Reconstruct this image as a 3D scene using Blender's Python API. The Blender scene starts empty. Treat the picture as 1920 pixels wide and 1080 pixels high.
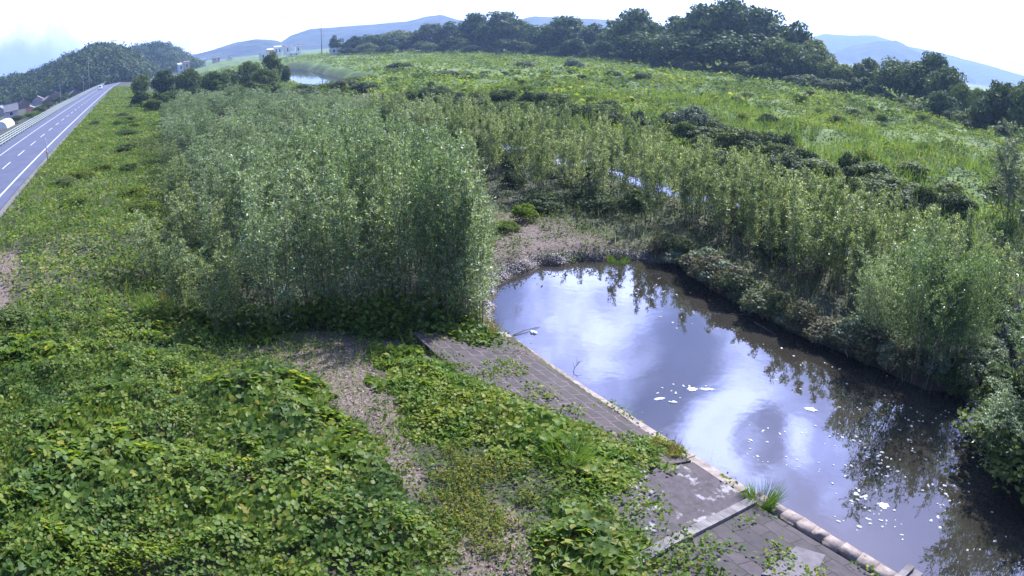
import bpy, bmesh, math, random
import numpy as np
from mathutils import Vector
rng = np.random.default_rng(7)
random.seed(7)
S = bpy.context.scene
COL = S.collection
R = math.radians

# ------------------------------------------------------------------ camera, sky, sun, exposure
CAM_H, FPX, TILT = 11.0, 1300.0, 0.3596          # height over the water, focal length in photo pixels, tilt down
cam_data = bpy.data.cameras.new('camera')
cam = bpy.data.objects.new('camera', cam_data)
COL.objects.link(cam)
cam.location = (0, 0, CAM_H)
cam.rotation_euler = (math.pi / 2 - TILT, 0, 0)
cam_data.type = 'PANO'
cam_data.sensor_width = 36.0
cam_data.sensor_fit = 'HORIZONTAL'
cc = cam_data.cycles if hasattr(cam_data, 'cycles') and hasattr(cam_data.cycles, 'panorama_type') else cam_data
cc.panorama_type = 'FISHEYE_EQUISOLID'
cc.fisheye_lens = FPX / 1920 * 36
cc.fisheye_fov = math.pi
cam_data.clip_start = 0.1
cam_data.clip_end = 30000
S.camera = cam

S.view_settings.view_transform = 'Standard'
S.view_settings.look = 'None'
S.view_settings.exposure = 0.95
S.view_settings.gamma = 1.0
S.view_settings.use_white_balance = True          # the photograph leans to blue
S.view_settings.white_balance_temperature = 5900
S.view_settings.white_balance_tint = 10
S.render.engine = 'CYCLES'
S.cycles.max_bounces = 7
S.cycles.transparent_max_bounces = 4
S.cycles.volume_bounces = 0
S.cycles.use_denoising = True
S.cycles.sample_clamp_indirect = 6.0

SUN_AZ, SUN_EL = 34.0, 45.0                       # to the right of straight ahead
CLOUDS = [(7, 24, 9, .75), (14, 26.5, 7, -.75), (22, 29, 6.5, .55), (20, 33, 6, .45), (24, 31.2, 3.4, -.95), (28, 34, 6, .4),
          (39, 33, 14, -.35), (31, 29.5, 5, .5), (36, 26, 5, .5), (28, 24, 6, -.3), (35, 35, 4, .4), (1, 21, 6, -.3), (120, 40, 70, -.5), (-120, 45, 80, -.5), (0, 90, 40, -.3)]
def build_world():
    w = bpy.data.worlds.new('World')
    S.world = w
    w.use_nodes = True
    nt = w.node_tree
    N, L = nt.nodes, nt.links
    bg = N['Background']
    sky = N.new('ShaderNodeTexSky')
    sky.sky_type = 'NISHITA'
    sky.sun_disc = False
    sky.sun_elevation = R(SUN_EL)
    sky.sun_rotation = R(SUN_AZ)
    sky.air_density = 1.2
    sky.dust_density = 1.0
    tc = N.new('ShaderNodeTexCoord')
    def math_(op, a, b=None):
        n = N.new('ShaderNodeMath'); n.operation = op
        for k, v in ((0, a), (1, b)):
            if v is None: continue
            if isinstance(v, (int, float)): n.inputs[k].default_value = v
            else: L.new(v, n.inputs[k])
        return n.outputs[0]
    n1 = N.new('ShaderNodeTexNoise')
    n1.inputs['Scale'].default_value = 5.2
    n1.inputs['Detail'].default_value = 7
    n1.inputs['Roughness'].default_value = 0.56
    n1.inputs['Distortion'].default_value = 0.5
    L.new(tc.outputs['Generated'], n1.inputs['Vector'])
    sep = N.new('ShaderNodeSeparateXYZ')
    L.new(tc.outputs['Generated'], sep.inputs[0])
    def mrange(v, f0, f1, t0, t1, kind='SMOOTHSTEP'):
        n = N.new('ShaderNodeMapRange'); n.interpolation_type = kind
        for k, x in (('From Min', f0), ('From Max', f1), ('To Min', t0), ('To Max', t1)): n.inputs[k].default_value = x
        L.new(v, n.inputs['Value']); return n.outputs[0]
    amt = math_('ADD', math_('MULTIPLY', math_('SUBTRACT', n1.outputs['Fac'], .5), 2.3), .24)
    amt = math_('ADD', amt, mrange(sep.outputs['Z'], 0.02, 0.31, 0.85, 0.0))       # bright cloud bank round the horizon
    lowleft = math_('MULTIPLY', mrange(sep.outputs['X'], -0.70, -0.34, -1.05, 0.0), mrange(sep.outputs['Z'], .0, .25, 1, 0))
    amt = math_('ADD', amt, lowleft)
    # cloud heaps and gaps: azimuth, elevation, angular radius, amount
    for az, el, rad, am in CLOUDS:
        d = (math.sin(R(az)) * math.cos(R(el)), math.cos(R(az)) * math.cos(R(el)), math.sin(R(el)))
        v = N.new('ShaderNodeVectorMath'); v.operation = 'DOT_PRODUCT'
        L.new(tc.outputs['Generated'], v.inputs[0]); v.inputs[1].default_value = d
        amt = math_('ADD', amt, mrange(v.outputs['Value'], math.cos(R(rad)), 1.0, 0.0, am))
    fac = mrange(amt, .0, 1.05, 0.0, 1.0)
    dens = mrange(amt, 0.7, 1.9, 1.0, 1.25)
    mx = N.new('ShaderNodeMixRGB')
    L.new(fac, mx.inputs['Fac'])
    tint = N.new('ShaderNodeMixRGB'); tint.blend_type = 'MULTIPLY'
    tint.inputs['Fac'].default_value = 1.0
    tint.inputs['Color2'].default_value = (1.0, .98, 1.22, 1)
    L.new(sky.outputs[0], tint.inputs['Color1'])
    L.new(tint.outputs[0], mx.inputs['Color1'])
    n2 = N.new('ShaderNodeTexNoise'); n2.inputs['Scale'].default_value = 9; n2.inputs['Detail'].default_value = 5
    L.new(tc.outputs['Generated'], n2.inputs['Vector'])
    cl = N.new('ShaderNodeMixRGB')                                 # sunlit cloud with greyer hollows
    L.new(mrange(n2.outputs['Fac'], .38, .6, 0, 1), cl.inputs['Fac'])
    cl.inputs['Color1'].default_value = (17.0, 17.5, 26.0, 1); cl.inputs['Color2'].default_value = (33.0, 34.0, 46.0, 1)
    L.new(cl.outputs[0], mx.inputs['Color2'])
    L.new(mx.outputs[0], bg.inputs['Color'])
    bg.inputs['Strength'].default_value = 0.085
build_world()

sun_d = bpy.data.lights.new('sun', 'SUN')
sun = bpy.data.objects.new('sun', sun_d)
COL.objects.link(sun)
sun_d.energy = 5.0
sun_d.angle = R(0.55)
sun_d.color = (1.0, 0.96, 0.88)
sv = Vector((math.sin(R(SUN_AZ)) * math.cos(R(SUN_EL)), math.cos(R(SUN_AZ)) * math.cos(R(SUN_EL)), math.sin(R(SUN_EL))))
sun.rotation_euler = sv.to_track_quat('Z', 'Y').to_euler()
sun.location = sv * 60

# ------------------------------------------------------------------ helpers
def ray(px, py):
    """direction that leaves the camera through a photo pixel (1920x1080)"""
    dx, dy = px - 960.0, 540.0 - py
    r = math.hypot(dx, dy)
    t = 2 * math.asin(r / 2 / FPX)
    s = math.sin(t) / max(r, 1e-9)
    cx, cy, cz = dx * s, dy * s, math.cos(t)
    return np.array([cx, cz * math.cos(TILT) + cy * math.sin(TILT), -cz * math.sin(TILT) + cy * math.cos(TILT)])

LX, LY = -0.519, 0.855                            # direction of the levee; s runs across it, t along it
def st(x, y): return 0.855 * x + 0.519 * y, LX * x + LY * y
def xy(s, t): return 0.855 * s + LX * t, 0.519 * s + LY * t

def sstep(a, b, v):
    u = np.clip((v - a) / (b - a), 0, 1)
    return u * u * (3 - 2 * u)

def hash2(ix, iy, seed=0):
    h = (ix.astype(np.int64) * 374761393 + iy.astype(np.int64) * 668265263 + seed * 974711) & 0x7fffffff
    h = ((h ^ (h >> 13)) * 1274126177) & 0x7fffffff
    return ((h ^ (h >> 16)) & 0xffff) / 65535.0
def vnoise(x, y, seed=0):
    x, y = np.asarray(x, float), np.asarray(y, float)
    ix, iy = np.floor(x), np.floor(y)
    fx, fy = x - ix, y - iy
    fx, fy = fx * fx * (3 - 2 * fx), fy * fy * (3 - 2 * fy)
    a, b = hash2(ix, iy, seed), hash2(ix + 1, iy, seed)
    c, d = hash2(ix, iy + 1, seed), hash2(ix + 1, iy + 1, seed)
    return (a * (1 - fx) + b * fx) * (1 - fy) + (c * (1 - fx) + d * fx) * fy
def fbm(x, y, seed=0, oct=3):
    v, a, n = 0, 1, 0
    for o in range(oct):
        v = v + a * vnoise(np.asarray(x) * 2 ** o, np.asarray(y) * 2 ** o, seed + o); n += a; a *= .5
    return v / n

def inside(poly, X, Y):
    X, Y = np.asarray(X, float), np.asarray(Y, float)
    r = np.zeros(X.shape, bool)
    n = len(poly)
    for i in range(n):
        x0, y0 = poly[i]; x1, y1 = poly[(i + 1) % n]
        c = ((y0 > Y) != (y1 > Y))
        r ^= c & (X < (x1 - x0) * (Y - y0) / ((y1 - y0) if y1 != y0 else 1e-9) + x0)
    return r
def sdist(poly, X, Y):
    """signed distance, positive inside"""
    X, Y = np.asarray(X, float), np.asarray(Y, float)
    d = np.full(X.shape, 1e9)
    n = len(poly)
    for i in range(n):
        ax, ay = poly[i]; bx, by = poly[(i + 1) % n]
        ex, ey = bx - ax, by - ay
        u = np.clip(((X - ax) * ex + (Y - ay) * ey) / (ex * ex + ey * ey + 1e-12), 0, 1)
        d = np.minimum(d, np.hypot(X - ax - u * ex, Y - ay - u * ey))
    return np.where(inside(poly, X, Y), d, -d)

# ---- the lie of the land, in (s, t)
POND = [(12.35, -40), (12.45, 4), (12.15, 9), (11.95, 15), (11.95, 19.4), (12.9, 22), (14.2, 24.1), (15.7, 25.9), (18.5, 26.3),
        (20.7, 25.7), (22.7, 24.9), (23.7, 23), (22.6, 19.8), (22.1, 17), (21.8, 14.5), (22.0, 12.5), (22.1, 10), (22.2, 8.0),
        (24.0, 6.3), (28, 6.9), (31, 7.6), (33.4, 9.5), (34.3, 14), (34.6, 22), (34.8, 33), (34.9, 43), (34.7, 56), (33.8, 68), (36.5, 72), (39.5, 62),
        (40.8, 50), (41.4, 42), (41.2, 33), (40.2, 22), (39.2, 12), (38.5, 4), (38, -40)]
RIVER = [(46, 168), (63, 168), (73, 246), (87, 330), (87, 380), (74, 380), (60, 300), (54, 240)]
def road_shift(t): return 1.0e-4 * np.maximum(0, t - 280) ** 2
def land(s, t):
    s, t = np.asarray(s, float), np.asarray(t, float)
    sr = s - road_shift(t)
    dist = np.hypot(s, t)
    near = np.interp(sr, [-60, -30, -24, -22.2, -10.2, -9.4, 0, 8, 12.2, 13], [0.2, 0.4, 2.9, 3.44, 3.44, 3.25, 2.25, 1.5, 0.38, 0.2])
    plain = np.interp(sr, [-60, -30, -24, -22.2, -10.2, -9.4, -3, 5, 12, 22, 33, 36, 41, 46, 60, 100, 160], [0.2, 0.4, 2.9, 3.44, 3.44, 3.25, 2.2, 1.2, 0.75, 0.6, 0.5, 0.4, 0.4, 1.3, 2.4, 3.0, 3.2])
    k = sstep(15, 24, t)
    k = np.where(s > 13, 1.0, k)
    z = near * (1 - k) + plain * k
    z = z + 2.2 * sstep(200, 480, dist) * sstep(70, 110, s)
    bump = fbm(s * .35, t * .35, 3, 3) - .5
    amp = np.where(sr < -9.2, 0.0, 0.25) * (1 - sstep(4.5, 6, s) * sstep(13.2, 13, s) * sstep(20.5, 20, t))
    z = z + amp * bump + sstep(44, 60, s) * 2.6 * (fbm(s * .15, t * .15, 9, 3) - .5)
    return z
def ground_z(x, y):
    s, t = st(np.asarray(x, float), np.asarray(y, float))
    z = land(s, t)
    sh = np.where((s > 12.9) & (t > 18), (fbm(s * .9, t * .9, 21, 2) - .5) * 1.0, 0.0)
    m = np.where((s < 13.2) & (t < 19.6), sstep(-.15, .25, sdist(POND, s, t)), sstep(-1.7, 1.1, sdist(POND, s, t) + sh))
    z = z * (1 - m) - 0.75 * m
    m2 = sstep(-2.5, 3, sdist(RIVER, s, t))
    return z * (1 - m2) - 0.8 * m2
def gz(x, y): return float(ground_z(np.array([x]), np.array([y]))[0])
def at(px, py, dz=0.0):
    """the point of the ground that a photo pixel shows"""
    d = ray(px, py)
    z = 1.0
    p = None
    for _ in range(12):
        k = (z + dz - CAM_H) / min(d[2], -1e-3)
        p = d * k
        z = 0.5 * z + 0.5 * gz(p[0], p[1])
    return np.array([p[0], p[1], z])
def polyst(px_pts):
    out = []
    for p in px_pts:
        q = at(*p); out.append(st(q[0], q[1]))
    return [(float(a), float(b)) for a, b in out]

# ---- object helpers
def tag(o, label=None, cat=None, group=None, kind=None):
    if label: o['label'] = label
    if cat: o['category'] = cat
    if group: o['group'] = group
    if kind: o['kind'] = kind
    return o
def empty(name, loc, rz=0.0):
    o = bpy.data.objects.new(name, None)
    o.location = loc; o.rotation_euler = (0, 0, rz)
    o.empty_display_size = .3
    COL.objects.link(o)
    return o
def link(name, me, mat, parent=None):
    o = bpy.data.objects.new(name, me)
    if mat and not me.materials: me.materials.append(mat)
    COL.objects.link(o)
    if parent: o.parent = parent
    return o
def mesh_np(name, V, F, smooth=False):
    """V (n,3); F (m,k) all faces with k corners"""
    V = np.ascontiguousarray(V, dtype=np.float32); F = np.ascontiguousarray(F, dtype=np.int32)
    me = bpy.data.meshes.new(name)
    me.vertices.add(len(V)); me.vertices.foreach_set('co', V.ravel())
    m, k = F.shape
    me.loops.add(m * k); me.loops.foreach_set('vertex_index', F.ravel())
    me.polygons.add(m)
    me.polygons.foreach_set('loop_start', np.arange(0, m * k, k, dtype=np.int32))
    if smooth: me.polygons.foreach_set('use_smooth', np.ones(m, bool))
    me.update(calc_edges=True)
    return me
def unit(v): return v / np.maximum(np.linalg.norm(v, axis=-1, keepdims=True), 1e-9)

TPL = {
 'quad': (np.array([[0, 0, 0], [.5, .42, .05], [0, 1, 0], [-.5, .42, .05]]), np.array([[0, 1, 2, 3]])),
 'ovate': (np.array([[0, 0, 0], [.40, .18, .07], [.46, .52, .08], [0, 1, -.08], [-.46, .52, .08], [-.40, .18, .07]]), np.array([[0, 1, 2, 3], [0, 3, 4, 5]])),
 'blade': (np.array([[-.5, 0, 0], [.5, 0, 0], [.32, .6, .10], [-.32, .6, .10], [.02, 1, .30], [-.02, 1, .30]]), np.array([[0, 1, 2, 3], [3, 2, 4, 5]])),
}
class Leaves:
    def __init__(self): self.V = []; self.F = []; self.n = 0
    def add(self, C, T, Nn, L, W, kind='quad'):
        tv, tf = TPL[kind]
        C = np.asarray(C, float); T = unit(np.asarray(T, float)); B = unit(np.cross(T, Nn)); Nn = np.cross(B, T)
        L = np.broadcast_to(np.asarray(L, float), (len(C),))[:, None]; W = np.broadcast_to(np.asarray(W, float), (len(C),))[:, None]
        vs = [C + B * (W * a) + T * (L * b) + Nn * (L * c) for a, b, c in tv]
        V = np.stack(vs, 1)
        k = len(tv)
        F = tf[None] + (np.arange(len(C)) * k)[:, None, None] + self.n
        self.V.append(V.reshape(-1, 3)); self.F.append(F.reshape(-1, 4)); self.n += len(C) * k
    def mesh(self, name): return mesh_np(name, np.concatenate(self.V), np.concatenate(self.F))
def rdir(n):
    v = rng.normal(size=(n, 3)); return unit(v)

class Solid:
    """boxes, bars and tubes gathered into one mesh"""
    def __init__(self): self.V = []; self.F = []
    def face(self, pts):
        n = len(self.V); self.V += [tuple(p) for p in pts]; self.F.append(list(range(n, n + len(pts))))
    def hexa(self, p):
        n = len(self.V); self.V += [tuple(q) for q in p]
        for f in ((0, 3, 2, 1), (4, 5, 6, 7), (0, 1, 5, 4), (1, 2, 6, 5), (2, 3, 7, 6), (3, 0, 4, 7)): self.F.append([n + i for i in f])
    def box(self, x0, x1, y0, y1, z0, z1):
        self.hexa([(x0, y0, z0), (x1, y0, z0), (x1, y1, z0), (x0, y1, z0), (x0, y0, z1), (x1, y0, z1), (x1, y1, z1), (x0, y1, z1)])
    def tube(self, pts, rad, n=6, cap=True):
        pts = [Vector(p) for p in pts]
        rad = rad if hasattr(rad, '__len__') else [rad] * len(pts)
        rings = []
        for i, p in enumerate(pts):
            d = (pts[min(i + 1, len(pts) - 1)] - pts[max(i - 1, 0)]).normalized()
            a = d.cross(Vector((0, 0, 1)) if abs(d.z) < .9 else Vector((1, 0, 0))).normalized(); b = d.cross(a)
            k = len(self.V)
            for j in range(n):
                th = 2 * math.pi * j / n
                self.V.append(tuple(p + (a * math.cos(th) + b * math.sin(th)) * rad[i]))
            rings.append(k)
        for i in range(len(pts) - 1):
            for j in range(n):
                j2 = (j + 1) % n
                self.F.append([rings[i] + j, rings[i] + j2, rings[i + 1] + j2, rings[i + 1] + j])
        if cap:
            self.F.append([rings[0] + j for j in range(n)][::-1]); self.F.append([rings[-1] + j for j in range(n)])
    def mesh(self, name, smooth=False):
        me = bpy.data.meshes.new(name); me.from_pydata(self.V, [], self.F); me.update()
        if smooth: me.polygons.foreach_set('use_smooth', np.ones(len(me.polygons), bool))
        return me

# ---- materials
def newmat(name):
    m = bpy.data.materials.new(name); m.use_nodes = True
    nt = m.node_tree
    return m, nt.nodes, nt.links, nt.nodes['Principled BSDF']
def rgb(c): return (c[0], c[1], c[2], 1)
def ramp(N, cols, fac=None, L=None):
    r = N.new('ShaderNodeValToRGB'); e = r.color_ramp.elements
    for i, (p, c) in enumerate(cols):
        el = e[i] if i < 2 else e.new(p)
        el.position = p; el.color = rgb(c)
    if fac is not None: L.new(fac, r.inputs['Fac'])
    return r
def noise(N, L, scale, detail=4, rough=.55, coord='Object', dist=0):
    tc = N.new('ShaderNodeTexCoord'); n = N.new('ShaderNodeTexNoise')
    n.inputs['Scale'].default_value = scale; n.inputs['Detail'].default_value = detail
    n.inputs['Roughness'].default_value = rough; n.inputs['Distortion'].default_value = dist
    L.new(tc.outputs[coord], n.inputs['Vector'])
    return n
def leaf_mat(name, cols, patch=None, patch_scale=.4, trans=.38, rough=.6, spec=.15, tcol=1.5):
    """cols: colour stops for single leaves; patch: a second colour that comes in drifts"""
    m, N, L, P = newmat(name)
    g = N.new('ShaderNodeNewGeometry')
    oi = N.new('ShaderNodeObjectInfo')
    ad = N.new('ShaderNodeMath'); ad.operation = 'MULTIPLY_ADD'
    L.new(oi.outputs['Random'], ad.inputs[0]); ad.inputs[1].default_value = .35; L.new(g.outputs['Random Per Island'], ad.inputs[2])
    sb = N.new('ShaderNodeMath'); sb.operation = 'SUBTRACT'; L.new(ad.outputs[0], sb.inputs[0]); sb.inputs[1].default_value = .17
    col = ramp(N, cols, sb.outputs[0], L).outputs[0]
    if patch:
        n = N.new('ShaderNodeTexNoise'); n.inputs['Scale'].default_value = patch_scale; n.inputs['Detail'].default_value = 3
        L.new(g.outputs['Position'], n.inputs['Vector'])
        rr = ramp(N, [(.44, (0, 0, 0)), (.62, (1, 1, 1))], n.outputs['Fac'], L)
        mx = N.new('ShaderNodeMixRGB'); L.new(rr.outputs[0], mx.inputs['Fac']); L.new(col, mx.inputs['Color1'])
        mm = N.new('ShaderNodeMixRGB'); mm.blend_type = 'MIX'; mm.inputs['Fac'].default_value = .65
        L.new(col, mm.inputs['Color1']); mm.inputs['Color2'].default_value = rgb(patch)
        L.new(mm.outputs[0], mx.inputs['Color2']); col = mx.outputs[0]
    P.inputs['Roughness'].default_value = rough
    P.inputs['Specular IOR Level'].default_value = spec
    L.new(col, P.inputs['Base Color'])
    tr = N.new('ShaderNodeBsdfTranslucent')
    tm = N.new('ShaderNodeMixRGB'); tm.blend_type = 'MULTIPLY'; tm.inputs['Fac'].default_value = 1
    L.new(col, tm.inputs['Color1']); tm.inputs['Color2'].default_value = (tcol * 1.15, tcol * 1.1, tcol * .5, 1)
    L.new(tm.outputs[0], tr.inputs['Color'])
    ms = N.new('ShaderNodeMixShader'); ms.inputs['Fac'].default_value = trans
    L.new(P.outputs[0], ms.inputs[1]); L.new(tr.outputs[0], ms.inputs[2])
    L.new(ms.outputs[0], N['Material Output'].inputs['Surface'])
    return m
def plain_mat(name, c, rough=.6, var=.25, scale=4.0, bump=0.0, metal=0.0, c2=None):
    m, N, L, P = newmat(name)
    n = noise(N, L, scale, 6, .6)
    lo = tuple(v * (1 - var) for v in c); hi = c2 or tuple(min(1, v * (1 + var)) for v in c)
    L.new(ramp(N, [(.3, lo), (.7, hi)], n.outputs['Fac'], L).outputs[0], P.inputs['Base Color'])
    P.inputs['Roughness'].default_value = rough; P.inputs['Metallic'].default_value = metal
    if bump:
        b = N.new('ShaderNodeBump'); b.inputs['Strength'].default_value = bump; b.inputs['Distance'].default_value = .05
        L.new(n.outputs['Fac'], b.inputs['Height']); L.new(b.outputs[0], P.inputs['Normal'])
    return m
M = {}
M['bark'] = plain_mat('bark', (.10, .085, .065), .9, .4, 6, .4)
M['willow_stem'] = plain_mat('willow_stem', (.16, .14, .09), .85, .3, 5)
M['willow_leaf'] = leaf_mat('willow_leaf', [(.0, (.065, .115, .042)), (.5, (.135, .205, .085)), (.85, (.25, .33, .175)), (1., (.48, .53, .42))], trans=.36, rough=.42, spec=.55)
M['willow_leaf_warm'] = leaf_mat('willow_leaf_warm', [(.0, (.075, .115, .045)), (.5, (.15, .205, .085)), (.85, (.27, .33, .16)), (1., (.46, .49, .34))], trans=.38, rough=.45, spec=.5)
M['willow_leaf_grey'] = leaf_mat('willow_leaf_grey', [(.0, (.07, .10, .06)), (.6, (.14, .18, .115)), (1., (.28, .32, .24))], trans=.25, rough=.5)
M['kudzu_leaf'] = leaf_mat('kudzu_leaf', [(.0, (.050, .090, .014)), (.4, (.105, .170, .020)), (.75, (.175, .245, .030)), (.97, (.22, .29, .04)), (1., (.34, .31, .07))], patch=(.055, .115, .03), patch_scale=.55, trans=.46, rough=.5, spec=.28)
M['kudzu_leaf_yellow'] = leaf_mat('kudzu_leaf_yellow', [(.0, (.07, .12, .015)), (.5, (.14, .21, .024)), (1., (.30, .31, .05))], patch=(.09, .18, .02), patch_scale=.9, trans=.40, rough=.45)
M['yellow_weed'] = leaf_mat('yellow_weed', [(.0, (.11, .13, .02)), (.5, (.21, .22, .03)), (1., (.34, .32, .06))], trans=.35)
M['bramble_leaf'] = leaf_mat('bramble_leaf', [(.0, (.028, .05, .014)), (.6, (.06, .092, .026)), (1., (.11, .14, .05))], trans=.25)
M['brown_weed'] = leaf_mat('brown_weed', [(.0, (.055, .058, .03)), (.6, (.11, .105, .055)), (1., (.20, .18, .11))], patch=(.07, .11, .04), trans=.2)
M['tree_leaf'] = leaf_mat('tree_leaf', [(.0, (.028, .055, .014)), (.6, (.064, .108, .028)), (1., (.125, .165, .05))], trans=.26, rough=.6)
M['tree_leaf_light'] = leaf_mat('tree_leaf_light', [(.0, (.045, .08, .018)), (.6, (.10, .145, .034)), (1., (.18, .21, .06))], trans=.28)
M['wood_leaf'] = leaf_mat('wood_leaf', [(.0, (.022, .042, .018)), (.5, (.045, .075, .028)), (1., (.10, .13, .05))], patch=(.095, .14, .04), patch_scale=.022, trans=.2)
M['field_leaf'] = leaf_mat('field_leaf', [(.0, (.06, .11, .016)), (.5, (.145, .215, .026)), (.9, (.24, .295, .042)), (1., (.32, .32, .07))], patch=(.035, .075, .022), patch_scale=.11, trans=.38, rough=.75, spec=.1)
M['slope_leaf'] = leaf_mat('slope_leaf', [(.0, (.070, .130, .020)), (.5, (.135, .21, .034)), (.9, (.21, .28, .05)), (1., (.31, .30, .11))], patch=(.035, .075, .020), patch_scale=.38, trans=.36)
M['grass_blade'] = leaf_mat('grass_blade', [(.0, (.07, .14, .02)), (.6, (.13, .22, .035)), (1., (.24, .28, .08))], trans=.35)
M['dry_blade'] = leaf_mat('dry_blade', [(.0, (.16, .13, .05)), (.6, (.24, .20, .07)), (1., (.34, .28, .12))], trans=.3)
M['scum'] = leaf_mat('scum', [(.0, (.16, .14, .14)), (.5, (.34, .31, .33)), (1., (.58, .56, .60))], trans=.05, rough=.6)
M['litter'] = leaf_mat('litter', [(.0, (.14, .08, .055)), (.5, (.28, .19, .165)), (.9, (.44, .34, .32)), (1., (.58, .50, .50))], trans=.05, rough=.7)

# ------------------------------------------------------------------ ground, water, road
G_POLY = {k: polyst(v) for k, v in dict(
    strip=[(500, 655), (540, 628), (620, 620), (705, 640), (730, 720), (745, 800), (770, 880), (770, 910), (720, 905), (690, 810), (600, 735), (560, 690)],
    near=[(830, 960), (900, 935), (985, 960), (990, 1040), (1010, 1120), (860, 1120), (850, 1010)],
    bank=[(905, 395), (985, 395), (1080, 425), (1170, 455), (1240, 475), (1280, 500), (1200, 492), (1100, 496), (1000, 512), (960, 530), (945, 580), (940, 640), (1000, 670), (900, 690), (820, 665), (860, 640), (905, 630)],
    left=[(-60, 480), (35, 470), (45, 520), (20, 600), (-60, 640)],
    left2=[(50, 640), (110, 645), (120, 700), (70, 720), (40, 690)],
    gap=[(350, 232), (420, 232), (425, 258), (360, 256)],
    gap2=[(392, 345), (430, 340), (438, 430), (405, 440)],
    ramp=[(690, 640), (830, 650), (960, 690), (1060, 760), (1000, 790), (880, 730), (760, 700)],
).items()}
def bare(s, t):
    """1 on bare littered ground, 0 elsewhere"""
    v = np.zeros(np.shape(s))
    wob = (fbm(np.asarray(s) * 1.1, np.asarray(t) * 1.1, 33, 3) - .5) * 2.2
    for k, p in G_POLY.items():
        v = np.maximum(v, sstep(-.35, .35, sdist(p, s, t) + wob * (.6 if k != 'gap' else 1.5)))
    return v

def build_ground():
    az = np.concatenate([np.linspace(-180, -62, 40, endpoint=False), np.linspace(-62, 62, 420, endpoint=False), np.linspace(62, 180, 40, endpoint=False)])
    rr = np.concatenate([[0.01, 2], np.geomspace(3.5, 60, 190), np.geomspace(61, 900, 130), np.geomspace(1000, 4950, 10)])
    A, RR = np.meshgrid(np.radians(az), rr)
    X, Y = RR * np.sin(A), RR * np.cos(A)
    Z = ground_z(X, Y)
    s, t = st(X, Y)
    Z = np.where(RR > 900, np.minimum(Z, 5.0), Z)
    V = np.stack([X, Y, Z], -1).reshape(-1, 3)
    n, m = len(az), len(rr)
    i, j = np.meshgrid(np.arange(n), np.arange(m - 1))
    F = np.stack([j * n + i, j * n + (i + 1) % n, (j + 1) * n + (i + 1) % n, (j + 1) * n + i], -1).reshape(-1, 4)
    F = F[:, ::-1]
    me = mesh_np('ground', V, F, True)
    b = bare(s, t).reshape(-1)
    field = (sstep(42, 50, s) + sstep(-9.2, -9.6, s) * 0).reshape(-1)
    mud = (sstep(.55, .1, Z) * (s > 12)).reshape(-1)
    ca = me.color_attributes.new('cover', 'FLOAT_COLOR', 'POINT')
    ca.data.foreach_set('color', np.stack([b, field, mud, np.ones_like(b)], -1).astype(np.float32).ravel())
    m_, N, L, P = newmat('ground')
    at_ = N.new('ShaderNodeAttribute'); at_.attribute_name = 'cover'
    sp = N.new('ShaderNodeSeparateColor'); L.new(at_.outputs['Color'], sp.inputs[0])
    n1 = noise(N, L, .9, 7, .6); n2 = noise(N, L, 14, 5, .7); n3 = noise(N, L, .06, 5, .6)
    soil = ramp(N, [(.3, (.028, .028, .018)), (.5, (.055, .055, .03)), (.7, (.09, .085, .045))], n1.outputs['Fac'], L)
    litter = ramp(N, [(.32, (.055, .042, .030)), (.5, (.15, .112, .092)), (.66, (.28, .22, .20))], n2.outputs['Fac'], L)
    grass = ramp(N, [(.3, (.055, .10, .018)), (.5, (.11, .17, .03)), (.68, (.17, .225, .045))], n3.outputs['Fac'], L)
    gn = N.new('ShaderNodeMixRGB'); gn.blend_type = 'OVERLAY'; gn.inputs['Fac'].default_value = .5
    L.new(grass.outputs[0], gn.inputs['Color1']); L.new(n1.outputs['Fac'], gn.inputs['Color2'])
    a = N.new('ShaderNodeMixRGB'); L.new(sp.outputs[1], a.inputs['Fac']); L.new(soil.outputs[0], a.inputs['Color1']); L.new(gn.outputs[0], a.inputs['Color2'])
    c = N.new('ShaderNodeMixRGB'); L.new(sp.outputs[0], c.inputs['Fac']); L.new(a.outputs[0], c.inputs['Color1']); L.new(litter.outputs[0], c.inputs['Color2'])
    d = N.new('ShaderNodeMixRGB'); L.new(sp.outputs[2], d.inputs['Fac']); L.new(c.outputs[0], d.inputs['Color1']); d.inputs['Color2'].default_value = (.055, .042, .03, 1)
    L.new(d.outputs[0], P.inputs['Base Color'])
    P.inputs['Roughness'].default_value = .9
    bp = N.new('ShaderNodeBump'); bp.inputs['Strength'].default_value = .6; bp.inputs['Distance'].default_value = .06
    L.new(n2.outputs['Fac'], bp.inputs['Height']); L.new(bp.outputs[0], P.inputs['Normal'])
    tag(link('ground', me, m_), kind='structure')
build_ground()

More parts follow.
